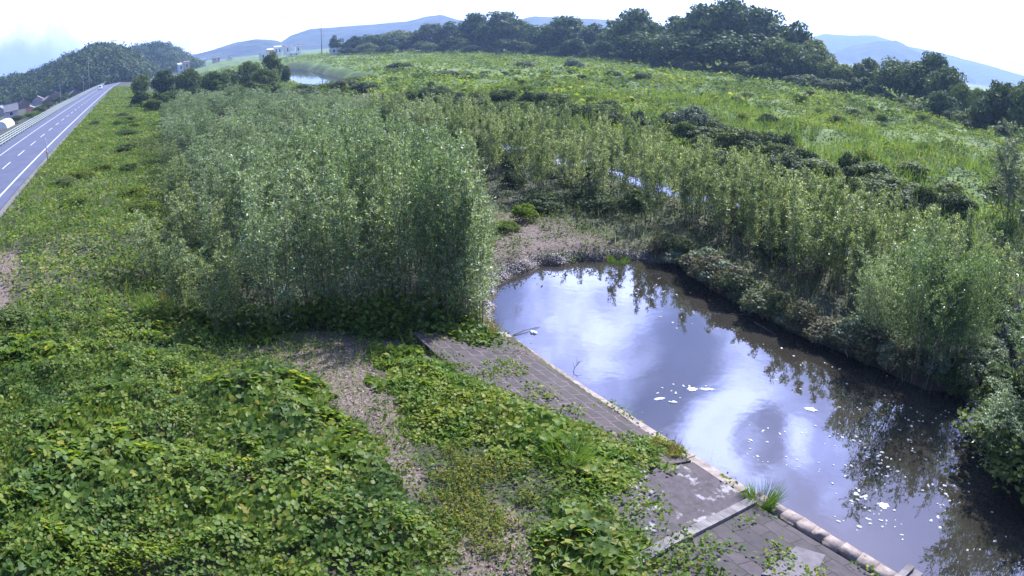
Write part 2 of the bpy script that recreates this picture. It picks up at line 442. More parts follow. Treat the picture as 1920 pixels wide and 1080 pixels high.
def build_water():
    pts = [(8, -60), (60, -60), (60, 90), (110, 420), (40, 420), (22, 90), (10, 60)]
    me = bpy.data.meshes.new('water'); me.from_pydata([(*xy(*p), 0.0) for p in pts], [], [list(range(len(pts)))]); me.update()
    m, N, L, P = newmat('water')
    n0 = noise(N, L, .25, 3, .5)
    col = ramp(N, [(.35, (.030, .026, .020)), (.65, (.046, .040, .032))], n0.outputs['Fac'], L)
    df = N.new('ShaderNodeBsdfDiffuse'); L.new(col.outputs[0], df.inputs['Color'])
    gl = N.new('ShaderNodeBsdfGlossy'); gl.inputs['Roughness'].default_value = .012; gl.inputs['Color'].default_value = (.74, .78, 1, 1)
    fr = N.new('ShaderNodeFresnel'); fr.inputs['IOR'].default_value = 2.45
    tc = N.new('ShaderNodeTexCoord')
    n1 = noise(N, L, 1.3, 2, .5); n2 = noise(N, L, 9, 2, .5)
    add = N.new('ShaderNodeMath'); add.operation = 'MULTIPLY_ADD'; L.new(n2.outputs['Fac'], add.inputs[0]); add.inputs[1].default_value = .06; L.new(n1.outputs['Fac'], add.inputs[2])
    bp = N.new('ShaderNodeBump'); bp.inputs['Strength'].default_value = .018; bp.inputs['Distance'].default_value = .2
    L.new(add.outputs[0], bp.inputs['Height'])
    for k in (gl, fr): L.new(bp.outputs[0], k.inputs['Normal'])
    ms = N.new('ShaderNodeMixShader'); L.new(fr.outputs[0], ms.inputs['Fac']); L.new(df.outputs[0], ms.inputs[1]); L.new(gl.outputs[0], ms.inputs[2])
    L.new(ms.outputs[0], N['Material Output'].inputs['Surface'])
    tag(link('water', me, m), kind='structure')
build_water()

def strip(name, s0, s1, z, t0, t1, mat, step=8.0, parent=None):
    ts = np.arange(t0, t1 + .01, min(step, max(.5, (t1 - t0) / 2)))
    V, F = [], []
    for i, t in enumerate(ts):
        sh = float(road_shift(t))
        V += [(*xy(s0 + sh, t), z), (*xy(s1 + sh, t), z)]
        if i: F.append((2 * i - 2, 2 * i - 1, 2 * i + 1, 2 * i))
    return V, F
def build_road():
    V, F = strip('road', -21.3, -10.4, 3.5, -60, 620, None)
    me = bpy.data.meshes.new('road'); me.from_pydata(V, [], F); me.update()
    m, N, L, P = newmat('asphalt')
    n1 = noise(N, L, .5, 5, .6); n2 = noise(N, L, 30, 4, .7)
    c = ramp(N, [(.3, (.068, .074, .128)), (.7, (.105, .112, .185))], n1.outputs['Fac'], L)
    mx = N.new('ShaderNodeMixRGB'); mx.blend_type = 'OVERLAY'; mx.inputs['Fac'].default_value = .35
    L.new(c.outputs[0], mx.inputs['Color1']); L.new(n2.outputs['Fac'], mx.inputs['Color2']); L.new(mx.outputs[0], P.inputs['Base Color'])
    P.inputs['Roughness'].default_value = .75
    tag(link('road', me, m), kind='structure')
    V, F = [], []
    def put(s0, s1, t0, t1):
        v, f = strip('', s0, s1, 3.506, t0, t1, None)
        F.extend([tuple(i + len(V) for i in q) for q in f]); V.extend(v)
    put(-11.72, -11.52, -60, 560); put(-18.5, -18.32, -60, 560)
    for t in np.arange(-56.2, 520, 10.6): put(-15.07, -14.9, t, t + 5)
    me = bpy.data.meshes.new('road_markings'); me.from_pydata(V, [], F); me.update()
    tag(link('road_markings', me, plain_mat('road_paint', (.62, .63, .68), .6, .2, 3)), kind='structure')
    # shoulder of worn gravel along the grass
    V, F = strip('', -10.4, -9.85, 3.46, -60, 600, None)
    me = bpy.data.meshes.new('road_shoulder'); me.from_pydata(V, [], F); me.update()
    tag(link('road_shoulder', me, plain_mat('shoulder', (.16, .15, .15), .9, .35, 3)), kind='structure')
build_road()

# ------------------------------------------------------------------ hills
def elev_az(px, py):
    d = ray(px, py); return math.atan2(d[0], d[1]), d[2] / math.hypot(d[0], d[1])
def ridge(name, pts, D, depth, cols, nscale, drop=0.0, seed=1, rough=.12, kindless=False):
    e = [elev_az(*p) for p in pts]
    a = np.linspace(e[0][0], e[-1][0], 140)
    H = CAM_H + D * np.interp(a, [q[0] for q in e], [q[1] for q in e]) - drop
    rad = np.linspace(-1, 1, 33)
    A, Q = np.meshgrid(a, rad)
    Hh = np.broadcast_to(H, A.shape)
    prof = np.cos(Q * math.pi / 2) ** 1.3
    dist = D + Q * depth
    X, Y = dist * np.sin(A), dist * np.cos(A)
    sc = 1.0 / max(depth * .22, 1)
    Z = Hh * prof * (1 + rough * 2 * (fbm(X * sc, Y * sc, seed, 4) - .5) * (1 - prof ** 6)) - 6 * (1 - prof)
    Z = Z + np.where(np.abs(Q) < .2, Hh * .05 * (fbm(X * sc * 3, Y * sc * 3, seed + 9, 3) - .5), 0)
    n = len(a); m = len(rad)
    i, j = np.meshgrid(np.arange(n - 1), np.arange(m - 1))
    F = np.stack([j * n + i, j * n + i + 1, (j + 1) * n + i + 1, (j + 1) * n + i], -1).reshape(-1, 4)
    me = mesh_np(name, np.stack([X, Y, Z], -1).reshape(-1, 3), F, True)
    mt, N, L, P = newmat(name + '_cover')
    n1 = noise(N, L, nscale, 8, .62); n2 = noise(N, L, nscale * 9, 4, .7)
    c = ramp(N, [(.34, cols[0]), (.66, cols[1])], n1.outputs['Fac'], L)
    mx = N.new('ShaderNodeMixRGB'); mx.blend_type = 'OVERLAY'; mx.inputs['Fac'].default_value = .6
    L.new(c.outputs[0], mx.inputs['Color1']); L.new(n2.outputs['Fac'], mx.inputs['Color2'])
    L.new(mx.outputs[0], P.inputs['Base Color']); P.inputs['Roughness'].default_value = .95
    bp = N.new('ShaderNodeBump'); bp.inputs['Distance'].default_value = depth * .06; bp.inputs['Strength'].default_value = .8
    L.new(n2.outputs['Fac'], bp.inputs['Height']); L.new(bp.outputs[0], P.inputs['Normal'])
    tag(link(name, me, mt), kind='structure')
    return X, Y, Z
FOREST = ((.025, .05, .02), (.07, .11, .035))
h1 = ridge('wooded_hill', [(-230, 215), (-120, 175), (-40, 152), (0, 147), (40, 141), (70, 134), (110, 116), (140, 99), (165, 89), (195, 83), (215, 84), (240, 98), (265, 116), (290, 130)], 560, 150, FOREST, .02, 7.0, 3)
h2 = ridge('wooded_hill_behind', [(200, 112), (225, 100), (250, 90), (275, 86), (298, 83), (320, 91), (345, 103), (368, 114)], 820, 200, FOREST, .012, 7.0, 4)
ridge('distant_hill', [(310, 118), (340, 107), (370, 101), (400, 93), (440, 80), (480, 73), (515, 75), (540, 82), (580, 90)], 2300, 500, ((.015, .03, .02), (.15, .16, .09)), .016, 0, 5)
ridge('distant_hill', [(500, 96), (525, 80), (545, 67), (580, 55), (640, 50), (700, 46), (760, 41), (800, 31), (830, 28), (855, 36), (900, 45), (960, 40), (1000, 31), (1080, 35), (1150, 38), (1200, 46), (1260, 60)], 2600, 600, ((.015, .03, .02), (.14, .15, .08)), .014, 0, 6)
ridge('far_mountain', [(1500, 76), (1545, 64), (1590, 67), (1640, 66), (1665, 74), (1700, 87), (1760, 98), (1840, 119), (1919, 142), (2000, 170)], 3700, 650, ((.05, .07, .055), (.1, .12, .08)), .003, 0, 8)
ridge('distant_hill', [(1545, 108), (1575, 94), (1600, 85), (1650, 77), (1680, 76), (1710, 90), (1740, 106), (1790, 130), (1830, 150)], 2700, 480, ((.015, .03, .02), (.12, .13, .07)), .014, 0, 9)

# ------------------------------------------------------------------ plants: prototypes
def lobes_crown(Lv, centre, rad, nl, nq, size, flat=.8, lob=.36, lower=-.35):
    """leaf clumps on lobes spread over an uneven ellipsoid"""
    d = rdir(nl * 3); d = d[d[:, 2] > lower][:nl]
    k = rng.uniform(.55, 1.0, (len(d), 1))
    c = np.asarray(centre) + d * k * np.asarray(rad) * (1 - lob * .6)
    lr = lob * np.mean(rad) * rng.uniform(.6, 1.25, len(d))
    for i in range(len(d)):
        n = int(nq * (lr[i] / (lob * np.mean(rad))) ** 2)
        v = rdir(n); v = np.where((v[:, 2:3] < -.4), -v, v)
        p = c[i] + v * lr[i] * rng.uniform(.72, 1.08, (n, 1)) * np.array([1, 1, flat])
        nn = unit(v + rdir(n) * .75)
        T = unit(np.cross(nn, rdir(n)))
        sz = size * rng.uniform(.6, 1.35, n)
        Lv.add(p, T, nn, sz, sz * .8)
    return c
def make_tree(name, leaf, H=1.0, nl=46, nq=95, size=.055, wide=.42, low=.15):
    """unit-height tree; scaled by its instances"""
    Lv = Leaves()
    c = lobes_crown(Lv, (0, 0, .50), (wide, wide, .50), nl, nq, size, .85, .30, -.95)
    sb = Solid()
    sb.tube([(0, 0, -.03), (.01, 0, .12), (.0, .01, .3), (.02, .0, .5), (.0, .0, .72)], [.03, .024, .019, .013, .005], 7)
    for q in c[::4]:
        a = Vector((0, 0, rng.uniform(.15, .5))); b = Vector(q); mid = a.lerp(b, .5) + Vector((0, 0, .04))
        sb.tube([a, mid, b], [.011, .008, .003], 5)
    return sb.mesh(name + '_trunk', True), Lv.mesh(name + '_crown'), M['bark'], M[leaf]
TREES = [make_tree('tree', 'tree_leaf', nl=60, wide=.52), make_tree('tree', 'tree_leaf', wide=.60, nl=64), make_tree('tree', 'tree_leaf_light', wide=.46, nl=52), make_tree('tree', 'tree_leaf', wide=.72, nl=76), make_tree('tree', 'tree_leaf_light', wide=.62, nl=58)]

def make_bush(name, leaf, nl=26, nq=150, size=.062, lob=.36):
    Lv = Leaves()
    c = lobes_crown(Lv, (0, 0, .42), (.55, .55, .5), nl, nq, size, .9, lob, -.5)
    sb = Solid()
    for q in c[::3]:
        sb.tube([(q[0] * .15, q[1] * .15, -.05), (q[0] * .5, q[1] * .5, q[2] * .5), tuple(q)], [.018, .013, .006], 4)
    return sb.mesh(name + '_stem', True), Lv.mesh(name + '_foliage'), M['bark'], M[leaf]
BUSH = [make_bush('bush', 'bramble_leaf'), make_bush('bush', 'bramble_leaf', 34), make_bush('bush', 'brown_weed', 22), make_bush('bush', 'willow_leaf_grey', 30, 160, .055), make_bush('bush', 'tree_leaf_light', 26), make_bush('bush', 'field_leaf', 24)]

def make_willow(name, leaf, H, Rr, nst, ntw, nlf, lean=.25, low=.2, LL=.17, spread=1.0):
    sb = Solid(); C, T = [], []
    for i in range(nst):
        a = rng.uniform(0, 2 * math.pi); r0 = Rr * .5 * math.sqrt(rng.uniform(0, 1)) * spread
        h = H * rng.uniform(.68, 1.0)
        b = np.array([r0 * math.cos(a), r0 * math.sin(a), -.1])
        out = np.array([math.cos(a + rng.normal() * .5), math.sin(a + rng.normal() * .5), 0])
        k = lean * rng.uniform(.3, 1.2) * Rr
        pts = [b + np.array([0, 0, (h + .1) * f]) + out * k * f ** 1.6 + np.append(rng.normal(size=2) * .03 * f * 2, 0) for f in np.linspace(0, 1, 6)]
        sb.tube(pts, [.022 * H / 6 * (1 - .8 * f) + .004 for f in np.linspace(0, 1, 6)], 4)
        P_ = np.array(pts)
        for j in range(ntw):
            f = low + (1 - low) * rng.uniform(0, 1) ** .75
            q = f * 5; i0 = min(int(q), 4); p0 = P_[i0] + (P_[i0 + 1] - P_[i0]) * (q - i0)
            az = rng.uniform(0, 2 * math.pi)
            ln = (.30 + (1 - f) * 1.0) * Rr * rng.uniform(.5, 1.1)
            d = unit(np.array([math.cos(az), math.sin(az), rng.uniform(.5, 1.5)]))
            u = rng.uniform(.1, 1.05, nlf)
            pp = p0 + d * (u * ln)[:, None] - np.array([0, 0, 1]) * (u ** 2 * ln * .15)[:, None] + rng.normal(size=(nlf, 3)) * .035
            C.append(pp); T.append(unit(d + rdir(nlf) * .9 + np.array([0, 0, -.15])))
    C = np.concatenate(C); T = np.concatenate(T); n = len(C)
    Lv = Leaves(); L_ = LL * rng.uniform(.6, 1.25, n)
    Lv.add(C, T, rdir(n) + np.array([0, 0, .5]), L_, L_ * rng.uniform(.26, .40, n))
    return sb.mesh(name + '_stem', True), Lv.mesh(name + '_foliage'), M['willow_stem'], M[leaf]
WIL = [make_willow('willow', 'willow_leaf', 6.0, rr, ns, 20, 20, lean=.35, LL=.15) for rr, ns in ((1.1, 7), (1.3, 9), (.9, 6), (1.2, 8), (1.0, 6))]
WILN = [make_willow('willow', 'willow_leaf', 6.0, rr, ns, 30, 22, lean=.4, low=lo, LL=.125) for rr, ns, lo in ((1.1, 9, .08), (.9, 7, .16), (1.25, 10, .06), (1.0, 8, .2))]
WIS = [make_willow('willow', 'willow_leaf_warm', 4.0, rr, ns, 28, 20, lean=.35, low=.22, LL=.13) for rr, ns in ((.8, 5), (.95, 7), (.7, 4), (.85, 6))]
WIBIG = [make_willow('willow', 'willow_leaf', 6.0, 2.3, 18, 40, 26, lean=.55, low=.1, LL=.14) for _ in range(2)]
WIGREY = [make_willow('willow', 'willow_leaf_grey', 5.0, 1.5, 14, 36, 24, lean=.6, low=.08, LL=.15) for _ in range(2)]

USED = {}
def plant(kind, proto, x, y, sc, rz, label, cat, group=None, dz=-.05, z=None, parts=('stem', 'foliage'), small=False):
    r = empty(kind, (x, y, (gz(x, y) if z is None else z) + dz), rz)
    r.scale = sc if hasattr(sc, '__len__') else (sc, sc, sc)
    tag(r, label, cat, group)
    for pn, me, mt in ((parts[0], proto[0], proto[2]), (parts[1], proto[1], proto[3])):
        link(pn, me, mt, r)
    return r

# ------------------------------------------------------------------ willow thicket and willow strip
def thicket():
    """saplings massed on the flat between the levee and the pond"""
    poly = polyst([(262, 560), (330, 600), (430, 632), (560, 628), (700, 628), (820, 622), (912, 612)]) + \
        [(13.2, 24.5), (13.6, 28), (14.2, 33), (17, 38), (22, 44), (26, 52), (28, 70), (30, 120), (22, 150), (10, 150), (5, 110), (3.5, 80), (2.5, 60), (1.5, 45), (0.8, 36)]
    pts = []
    tries = 0
    while len(pts) < 280 and tries < 24000:
        tries += 1
        s, t = rng.uniform(-3, 31), 18 + 132 * rng.uniform(0, 1) ** 1.35
        if not inside(poly, np.array([s]), np.array([t]))[0]: continue
        if bare(np.array([s]), np.array([t]))[0] > .3 and t < 110: continue
        if vnoise(np.array([s * .22]), np.array([t * .22]), 5)[0] < .24 and t > 26: continue
        md = (.66 if s > 4.5 else .95) + .022 * max(0, t - 20)
        if any((s - a) ** 2 + (t - b) ** 2 < md * md for a, b in pts): continue
        pts.append((s, t))
    pts += [(11.0, 20.5), (10.2, 20.9), (11.3, 22.2), (10.9, 23.8), (11.5, 25.6), (11.0, 27.5)]
    for s, t in pts:
        x, y = xy(s, t)
        # the stand is low along the levee foot and tall beside the pond
        hh = np.interp(s, [-2, 1.5, 5, 9, 20], [.42, .60, .86, 1.06, .95]) * rng.uniform(.74, 1.12) * (.82 + .36 * float(fbm(np.array([s * .18]), np.array([t * .18]), 8, 2)[0]))
        hh *= float(np.interp(t, [18, 30, 36, 60, 100], [1.10, 1.10, .88, .80, .72]))
        if s < 3.2 and rng.uniform() < .45 and t > 27: continue
        w = rng.uniform(.85, 1.15) * (1 + .006 * max(0, t - 30))
        proto = random.choice(WIS if s < 3 else WILN if t < 36 else WIL)
        if s < 3: hh *= 1.35
        front = t < 25.5
        if front and s > 9: lb = 'tall grey-green willow sapling at the pond-side corner of the thicket'
        elif front: lb = 'willow sapling with dark leafless base in the front row of the thicket'
        elif s < 2.5: lb = 'low bright green willow sapling on the grass slope side of the thicket'
        else: lb = 'grey-green willow sapling with pale leafy top within the dense thicket'
        plant('willow_sapling', proto, x, y, (w, w, hh), rng.uniform(0, 6.28), lb, 'willow', 'willow saplings massed beside the pond')
thicket()

def island_willows():
    n = 0
    # (s range, t range): the strip between pond and channel
    pts = []
    tries = 0
    while len(pts) < 205 and tries < 16000:
        tries += 1
        t = rng.uniform(8.2, 74); s = rng.uniform(23.4, 34.0)
        lo = np.interp(t, [8, 12, 20, 26, 29, 37, 50, 70], [24.2, 25.2, 26.4, 27.2, 26.4, 24.2, 24.0, 25.8])
        if s < lo or float(sdist(POND, np.array([s]), np.array([t]))[0]) > -.5: continue
        if any((s - a) ** 2 + (t - b) ** 2 < (1.5 if t < 28 else 4.0) for a, b in pts): continue
        pts.append((s, t))
    for s, t in pts:
        x, y = xy(s, t)
        h = rng.uniform(1.0, 1.42) * np.interp(t, [8, 18, 40, 62], [.86, .88, 1.08, 1.05])
        w = rng.uniform(.9, 1.25)
        lb = 'slender willow shrub on the low strip between pond and back channel'
        if t < 16: lb = 'leafy willow shrub near the tip of the strip between pond and channel'
        elif t > 42: lb = 'pale topped willow shrub standing beside the glinting back channel'
        plant('willow_shrub', random.choice(WIS), x, y, (w, w, h), rng.uniform(0, 6.28), lb, 'willow', 'willow shrubs on the strip between pond and channel')
    # the big clump at the tip and the trees that lean in on the right
    for px, py, pr, sc, lb in (
        (1725, 705, WIBIG[0], (.85, .85, .92), 'largest rounded willow clump at the tip of the strip, dark towards the pond'),
        (1800, 690, WIBIG[1], (.62, .62, .80), 'willow clump leaning over the water gap at the end of the strip'),
        (1640, 650, WIBIG[1], (.55, .55, .66), 'dark bushy willow just behind the biggest clump on the strip'),
        (1935, 600, WIGREY[0], (1.5, 1.5, 1.45), 'tall grey willow cut by the picture edge across the water gap'),
        (1912, 430, WIGREY[1], (1.9, 1.9, 1.45), 'greyish willow on the far bank beyond the water gap'),
        (None, (15.2, 13.2), WIBIG[0], (.80, .80, .42), 'low rounded willow bush at the right picture edge over the dark end of the pond'),
        (None, (18.0, 14.6), WIBIG[1], (1.1, 1.1, 1.35), 'tall dark willow at the right picture edge reflected in the lower right of the pond')):
        p = at(px, py) if px else (py[0], py[1], 0)
        plant('willow_tree', pr, p[0], p[1], sc, rng.uniform(0, 6.28), lb, 'willow', z=max(p[2], .05))
island_willows()

# ------------------------------------------------------------------ leafy ground cover
def scatter_st(n, s0, s1, t0, t1):
    return rng.uniform(s0, s1, n), rng.uniform(t0, t1, n)
def cover(name, mat, s, t, hgt, size, kind='quad', tilt=.6, asp=.8, per=1, spread=.2, up=1.0, kindtag='stuff'):
    """leaves at hgt above the ground at the given (s,t)"""
    x, y = xy(s, t)
    z = ground_z(x, y)
    C = np.stack([x, y, z + hgt], -1)
    if per > 1:
        C = np.repeat(C, per, 0); size = np.repeat(np.broadcast_to(size, (len(x),)), per)
        C = C + rng.normal(size=C.shape) * spread * np.array([1, 1, .8])
    n = len(C)
    nn = unit(np.array([0, 0, up]) + rdir(n) * tilt)
    T = unit(np.cross(nn, rdir(n)))
    L_ = np.broadcast_to(size, (n,)) * rng.uniform(.65, 1.3, n)
    Lv = Leaves(); Lv.add(C, T, nn, L_, L_ * asp, kind)
    return Lv
KP = {k: polyst(v) for k, v in dict(
    left=[(-90, 610), (60, 600), (200, 590), (330, 600), (385, 655), (470, 680), (545, 690), (600, 735), (690, 815), (705, 880), (790, 940), (840, 985), (860, 1120), (-90, 1120)],
    mid=[(700, 655), (780, 662), (850, 690), (905, 715), (985, 745), (1040, 775), (1100, 800), (1180, 830), (1290, 842), (1310, 862), (1225, 890), (1190, 920), (1110, 935), (1020, 895), (900, 850), (790, 830), (745, 800), (715, 720)],
    low=[(1000, 985), (1060, 945), (1140, 965), (1190, 1000), (1205, 1050), (1260, 1120), (1000, 1120)],
).items()}
def kudzu():
    for key, num, hm, mat, label in (('left', 30000, .74, 'kudzu_leaf', 'x'), ('mid', 8500, .48, 'kudzu_leaf_yellow', 'x'), ('low', 4200, .6, 'kudzu_leaf', 'x')):
        P_ = np.array(KP[key])
        s, t = scatter_st(num * 3, P_[:, 0].min(), P_[:, 0].max(), P_[:, 1].min(), P_[:, 1].max())
        d = sdist(KP[key], s, t) + (fbm(s * 1.3, t * 1.3, 41, 3) - .5) * 1.6
        keep = d > 0
        s, t, d = s[keep][:num], t[keep][:num], d[keep][:num]
        m = .55 * fbm(s * .55, t * .55, 55, 3) + .45 * fbm(s * 1.5, t * 1.5, 57, 2)
        top = hm * sstep(0, 1.2, d) * (.15 + 1.5 * np.clip(m - .25, 0, 1))
        dens = rng.uniform(0, 1, len(s)) < .35 + 1.3 * fbm(s * .5 + 3, t * .5, 58, 3) * sstep(-.2, 1.0, d)
        s, t, d, m, top = s[dens], t[dens], d[dens], m[dens], top[dens]
        u = rng.uniform(0, 1, len(s))
        h = .04 + top * (.35 + .65 * u ** .5) + rng.normal(size=len(s)) * .05
        x, y = xy(s, t); z = ground_z(x, y)
        C = np.stack([x, y, z + np.maximum(h, .03)], -1)
        n = len(C)
        # three leaflets on one stalk
        gx = (fbm((s + .3) * .55, t * .55, 55, 3) - m) * 2
        gy = (fbm(s * .55, (t + .3) * .55, 55, 3) - m) * 2
        nrm = unit(np.stack([-(.855 * gx + LX * gy) * 1.6 * hm, -(.519 * gx + LY * gy) * 1.6 * hm, np.ones(n)], -1) + rdir(n) * .55)
        base = unit(np.cross(nrm, rdir(n)))
        size = (.11 + .10 * sstep(.35, .6, fbm(s * .35 + 9, t * .35, 77, 2))) * rng.uniform(.6, 1.3, n)
        Lv = Leaves()
        for a in (0, 1.75, -1.75):
            side = np.cross(nrm, base)
            T = base * math.cos(a) + side * math.sin(a)
            nn = unit(nrm + rdir(n) * .28)
            T = unit(T - nn * np.sum(T * nn, -1, keepdims=True) - np.array([0, 0, .18]))
            Lv.add(C + T * .02, T, nn, size * (1.0 if a == 0 else .88), size * .82, 'ovate')
        tag(link('kudzu_leaves', Lv.mesh('kudzu_leaves'), M[mat]), kind='stuff')
kudzu()
def mixed_weeds():
    s, t = scatter_st(26000, -9, 8.6, 5, 22)
    out = np.maximum(np.maximum(sdist(KP['left'], s, t), sdist(KP['mid'], s, t)), sdist(KP['low'], s, t))
    b = bare(s, t)
    n = fbm(s * 1.4, t * 1.4, 63, 3)
    ok = (out < .25) & (rng.uniform(0, 1, len(s)) < np.where(b > .5, np.where(t < 14, .42, .10) + 1.4 * sstep(.55, .72, n), .75)); s, t = s[ok], t[ok]
    Lv = cover('x', None, s, t, rng.uniform(.01, .26, len(s)), .095, 'ovate', .8, .6, per=2, spread=.09)
    tag(link('low_weeds', Lv.mesh('low_weeds'), M['slope_leaf']), kind='stuff')
    s, t = scatter_st(5200, -9, 8.5, 6, 24)
    ok = (fbm(s * .6, t * .6, 64, 2) > .45); s, t = s[ok], t[ok]
    x, y = xy(s, t); z = ground_z(x, y); k = len(s)
    T = unit(np.array([0, 0, 1.0]) + rdir(k) * .6); Lv = Leaves(); Lv.add(np.stack([x, y, z], -1), T, rdir(k), rng.uniform(.3, .95, k), .014, 'blade')
    tag(link('stray_grass', Lv.mesh('stray_grass'), M['grass_blade']), kind='stuff')
    # a few creepers over the stone works
    s, t = scatter_st(9000, 6.5, 11.9, 0, 19.5)
    ok = fbm(s * .9, t * .9, 66, 3) > .575; s, t = s[ok], t[ok]
    Lv = cover('x', None, s, t, .09 + rng.uniform(0, .12, len(s)), .10, 'ovate', .6, .7, per=2, spread=.09)
    tag(link('creeping_weeds', Lv.mesh('creeping_weeds'), M['kudzu_leaf_yellow']), kind='stuff')
mixed_weeds()

def slope_cover():
    # weeds and grass over the levee slope between road and thicket, out to the far end of the road
    n = 70000
    t = 14 + 330 * rng.uniform(0, 1, n) ** 2.1; s = rng.uniform(-9.9, 6, n)
    rs = road_shift(t)
    ok = (s < np.interp(t, [14, 25, 40, 100, 340], [1, 1.5, 3.5, 4.5, 5])) & (rng.uniform(0, 1, n) > .75 * bare(s, t)) & (sdist(KP['left'], s, t) < .4)
    s, t, rs = s[ok], t[ok], rs[ok]
    m = fbm(s * .5, t * .5, 61, 3)
    h = .05 + np.clip(m - .3, 0, 1) * 1.9 * (1 - .72 * sstep(28, 60, t)) * rng.uniform(0, 1, len(s)) * sstep(-9.9, -8.8, s)
    size = .13 + .0016 * t
    Lv = cover('x', None, s + rs, t, h, size, 'ovate', .7, .7, per=2, spread=.12)
    tag(link('slope_weeds', Lv.mesh('slope_weeds'), M['slope_leaf']), kind='stuff')
    n = 26000
    t = 17 + 140 * rng.uniform(0, 1, n) ** 1.8; s = rng.uniform(-9.7, 5, n)
    ok = (fbm(s * .3, t * .3, 71, 2) > .42) & (s < np.interp(t, [17, 25, 40, 157], [2, 2, 4, 5])) & (sdist(KP['left'], s, t) < .2) & (bare(s, t) < .5)
    s, t = s[ok], t[ok]
    x, y = xy(s, t); z = ground_z(x, y); k = len(s)
    T = unit(np.array([0, 0, 1.0]) + rdir(k) * .45); L_ = rng.uniform(.25, .75, k)
    Lv = Leaves(); Lv.add(np.stack([x, y, z - .02], -1), T, rdir(k), L_, .02 + .0006 * t, 'blade')
    tag(link('slope_grass', Lv.mesh('slope_grass'), M['grass_blade']), kind='stuff')
slope_cover()

def field_cover():
    # the overgrown field on the far bank
    Lv = Leaves()
    for n, t0, t1, s0, s1, sz, per in ((34000, -25, 110, 40, 110, .27, 6), (36000, -60, 300, 95, 260, .46, 6), (24000, 60, 470, 40, 420, .75, 6), (9000, 90, 260, 4, 75, .5, 5)):
        s, t = scatter_st(n, s0, s1, t0, t1)
        ok = (sdist(POND, s, t) < -.8) & (sdist(RIVER, s, t) < -3)
        s, t = s[ok], t[ok]
        m = fbm(s * .22, t * .22, 81, 3)
        ok = rng.uniform(0, 1, len(s)) < .25 + 1.1 * m; s, t, m = s[ok], t[ok], m[ok]
        h = (.1 + 1.7 * np.clip(m - .3, 0, 1) * rng.uniform(.2, 1, len(s))) * (1 if sz < .5 else 1.2)
        q = cover('x', None, s, t, h, sz, 'quad', .75, .75, per=per, spread=sz * .75)
        for V in q.V: Lv.V.append(V)
        for F in q.F: Lv.F.append(F + Lv.n)
        Lv.n += q.n
    tag(link('field_weeds', Lv.mesh('field_weeds'), M['field_leaf']), kind='stuff')
    # upright weeds nearer the channel
    n = 26000
    s, t = scatter_st(n, 39.5, 78, -15, 80)
    ok = (fbm(s * .25, t * .25, 91, 3) > .46) & (sdist(POND, s, t) < -.6); s, t = s[ok], t[ok]
    x, y = xy(s, t); z = ground_z(x, y); k = len(s)
    T = unit(np.array([0, 0, 1.0]) + rdir(k) * .4); L_ = rng.uniform(.6, 1.7, k)
    Lv = Leaves(); Lv.add(np.stack([x, y, z], -1), T, rdir(k), L_, .07, 'blade')
    tag(link('field_grass', Lv.mesh('field_grass'), M['grass_blade']), kind='stuff')
field_cover()

def bank_cover():
    # undergrowth below the willows, brownish along the water
    n = 42000
    s, t = scatter_st(n, 0, 36, 16, 90)
    d = -sdist(POND, s, t)
    isl = (s > 22) & (t < 70)
    thick = (s < 30) & (t > 21.0) & (d > .8)
    ok = (d > .25) & (isl | thick | ((t > 26) & (d < 3))) & (rng.uniform(0, 1, n) > .9 * bare(s, t))
    ok &= ~((s < 12.5) & (t < np.interp(s, [0, 3, 12], [26, 23.6, 21])))
    s, t, d = s[ok], t[ok], d[ok]
    h = .03 + .55 * rng.uniform(0, 1, len(s)) ** 1.6 * sstep(.2, 1.6, d) * (.4 + fbm(s * .6, t * .6, 15, 2))
    h = np.where((s > 30) & (t > 28), h * .45, h)
    half = rng.uniform(0, 1, len(s)) < np.where(t > 28, .2, .45)
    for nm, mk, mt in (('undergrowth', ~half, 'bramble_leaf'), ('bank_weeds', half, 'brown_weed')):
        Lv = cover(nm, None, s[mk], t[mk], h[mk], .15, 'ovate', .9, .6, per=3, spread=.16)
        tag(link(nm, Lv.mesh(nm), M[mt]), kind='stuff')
    s, t = scatter_st(16000, 10, 24, 18, 42)
    ok = (bare(s, t) > .3) & (fbm(s * .8, t * .8, 44, 3) > .40) & (sdist(POND, s, t) < -.5) & (sdist(G_POLY['ramp'], s, t) < 0); s, t = s[ok], t[ok]
    Lv = cover('x', None, s, t, rng.uniform(.02, .28, len(s)), .11, 'ovate', .9, .5, per=2, spread=.10)
    tag(link('bank_weeds', Lv.mesh('bank_weeds'), M['slope_leaf']), kind='stuff')
    # thin upright stalks on the strip
    n = 3200
    s, t = scatter_st(n, 22.3, 33, 7.5, 34)
    d = -sdist(POND, s, t)
    ok = d > .1; s, t, d = s[ok], t[ok], d[ok]
    x, y = xy(s, t); z = ground_z(x, y); k = len(s)
    T = unit(np.array([0, 0, 1.0]) + rdir(k) * .5); L_ = rng.uniform(.3, .9, k)
    Lv = Leaves(); Lv.add(np.stack([x, y, np.maximum(z, -.05)], -1), T, rdir(k), L_, .022, 'blade')
    tag(link('bank_reeds', Lv.mesh('bank_reeds'), M['willow_leaf_warm']), kind='stuff')
bank_cover()

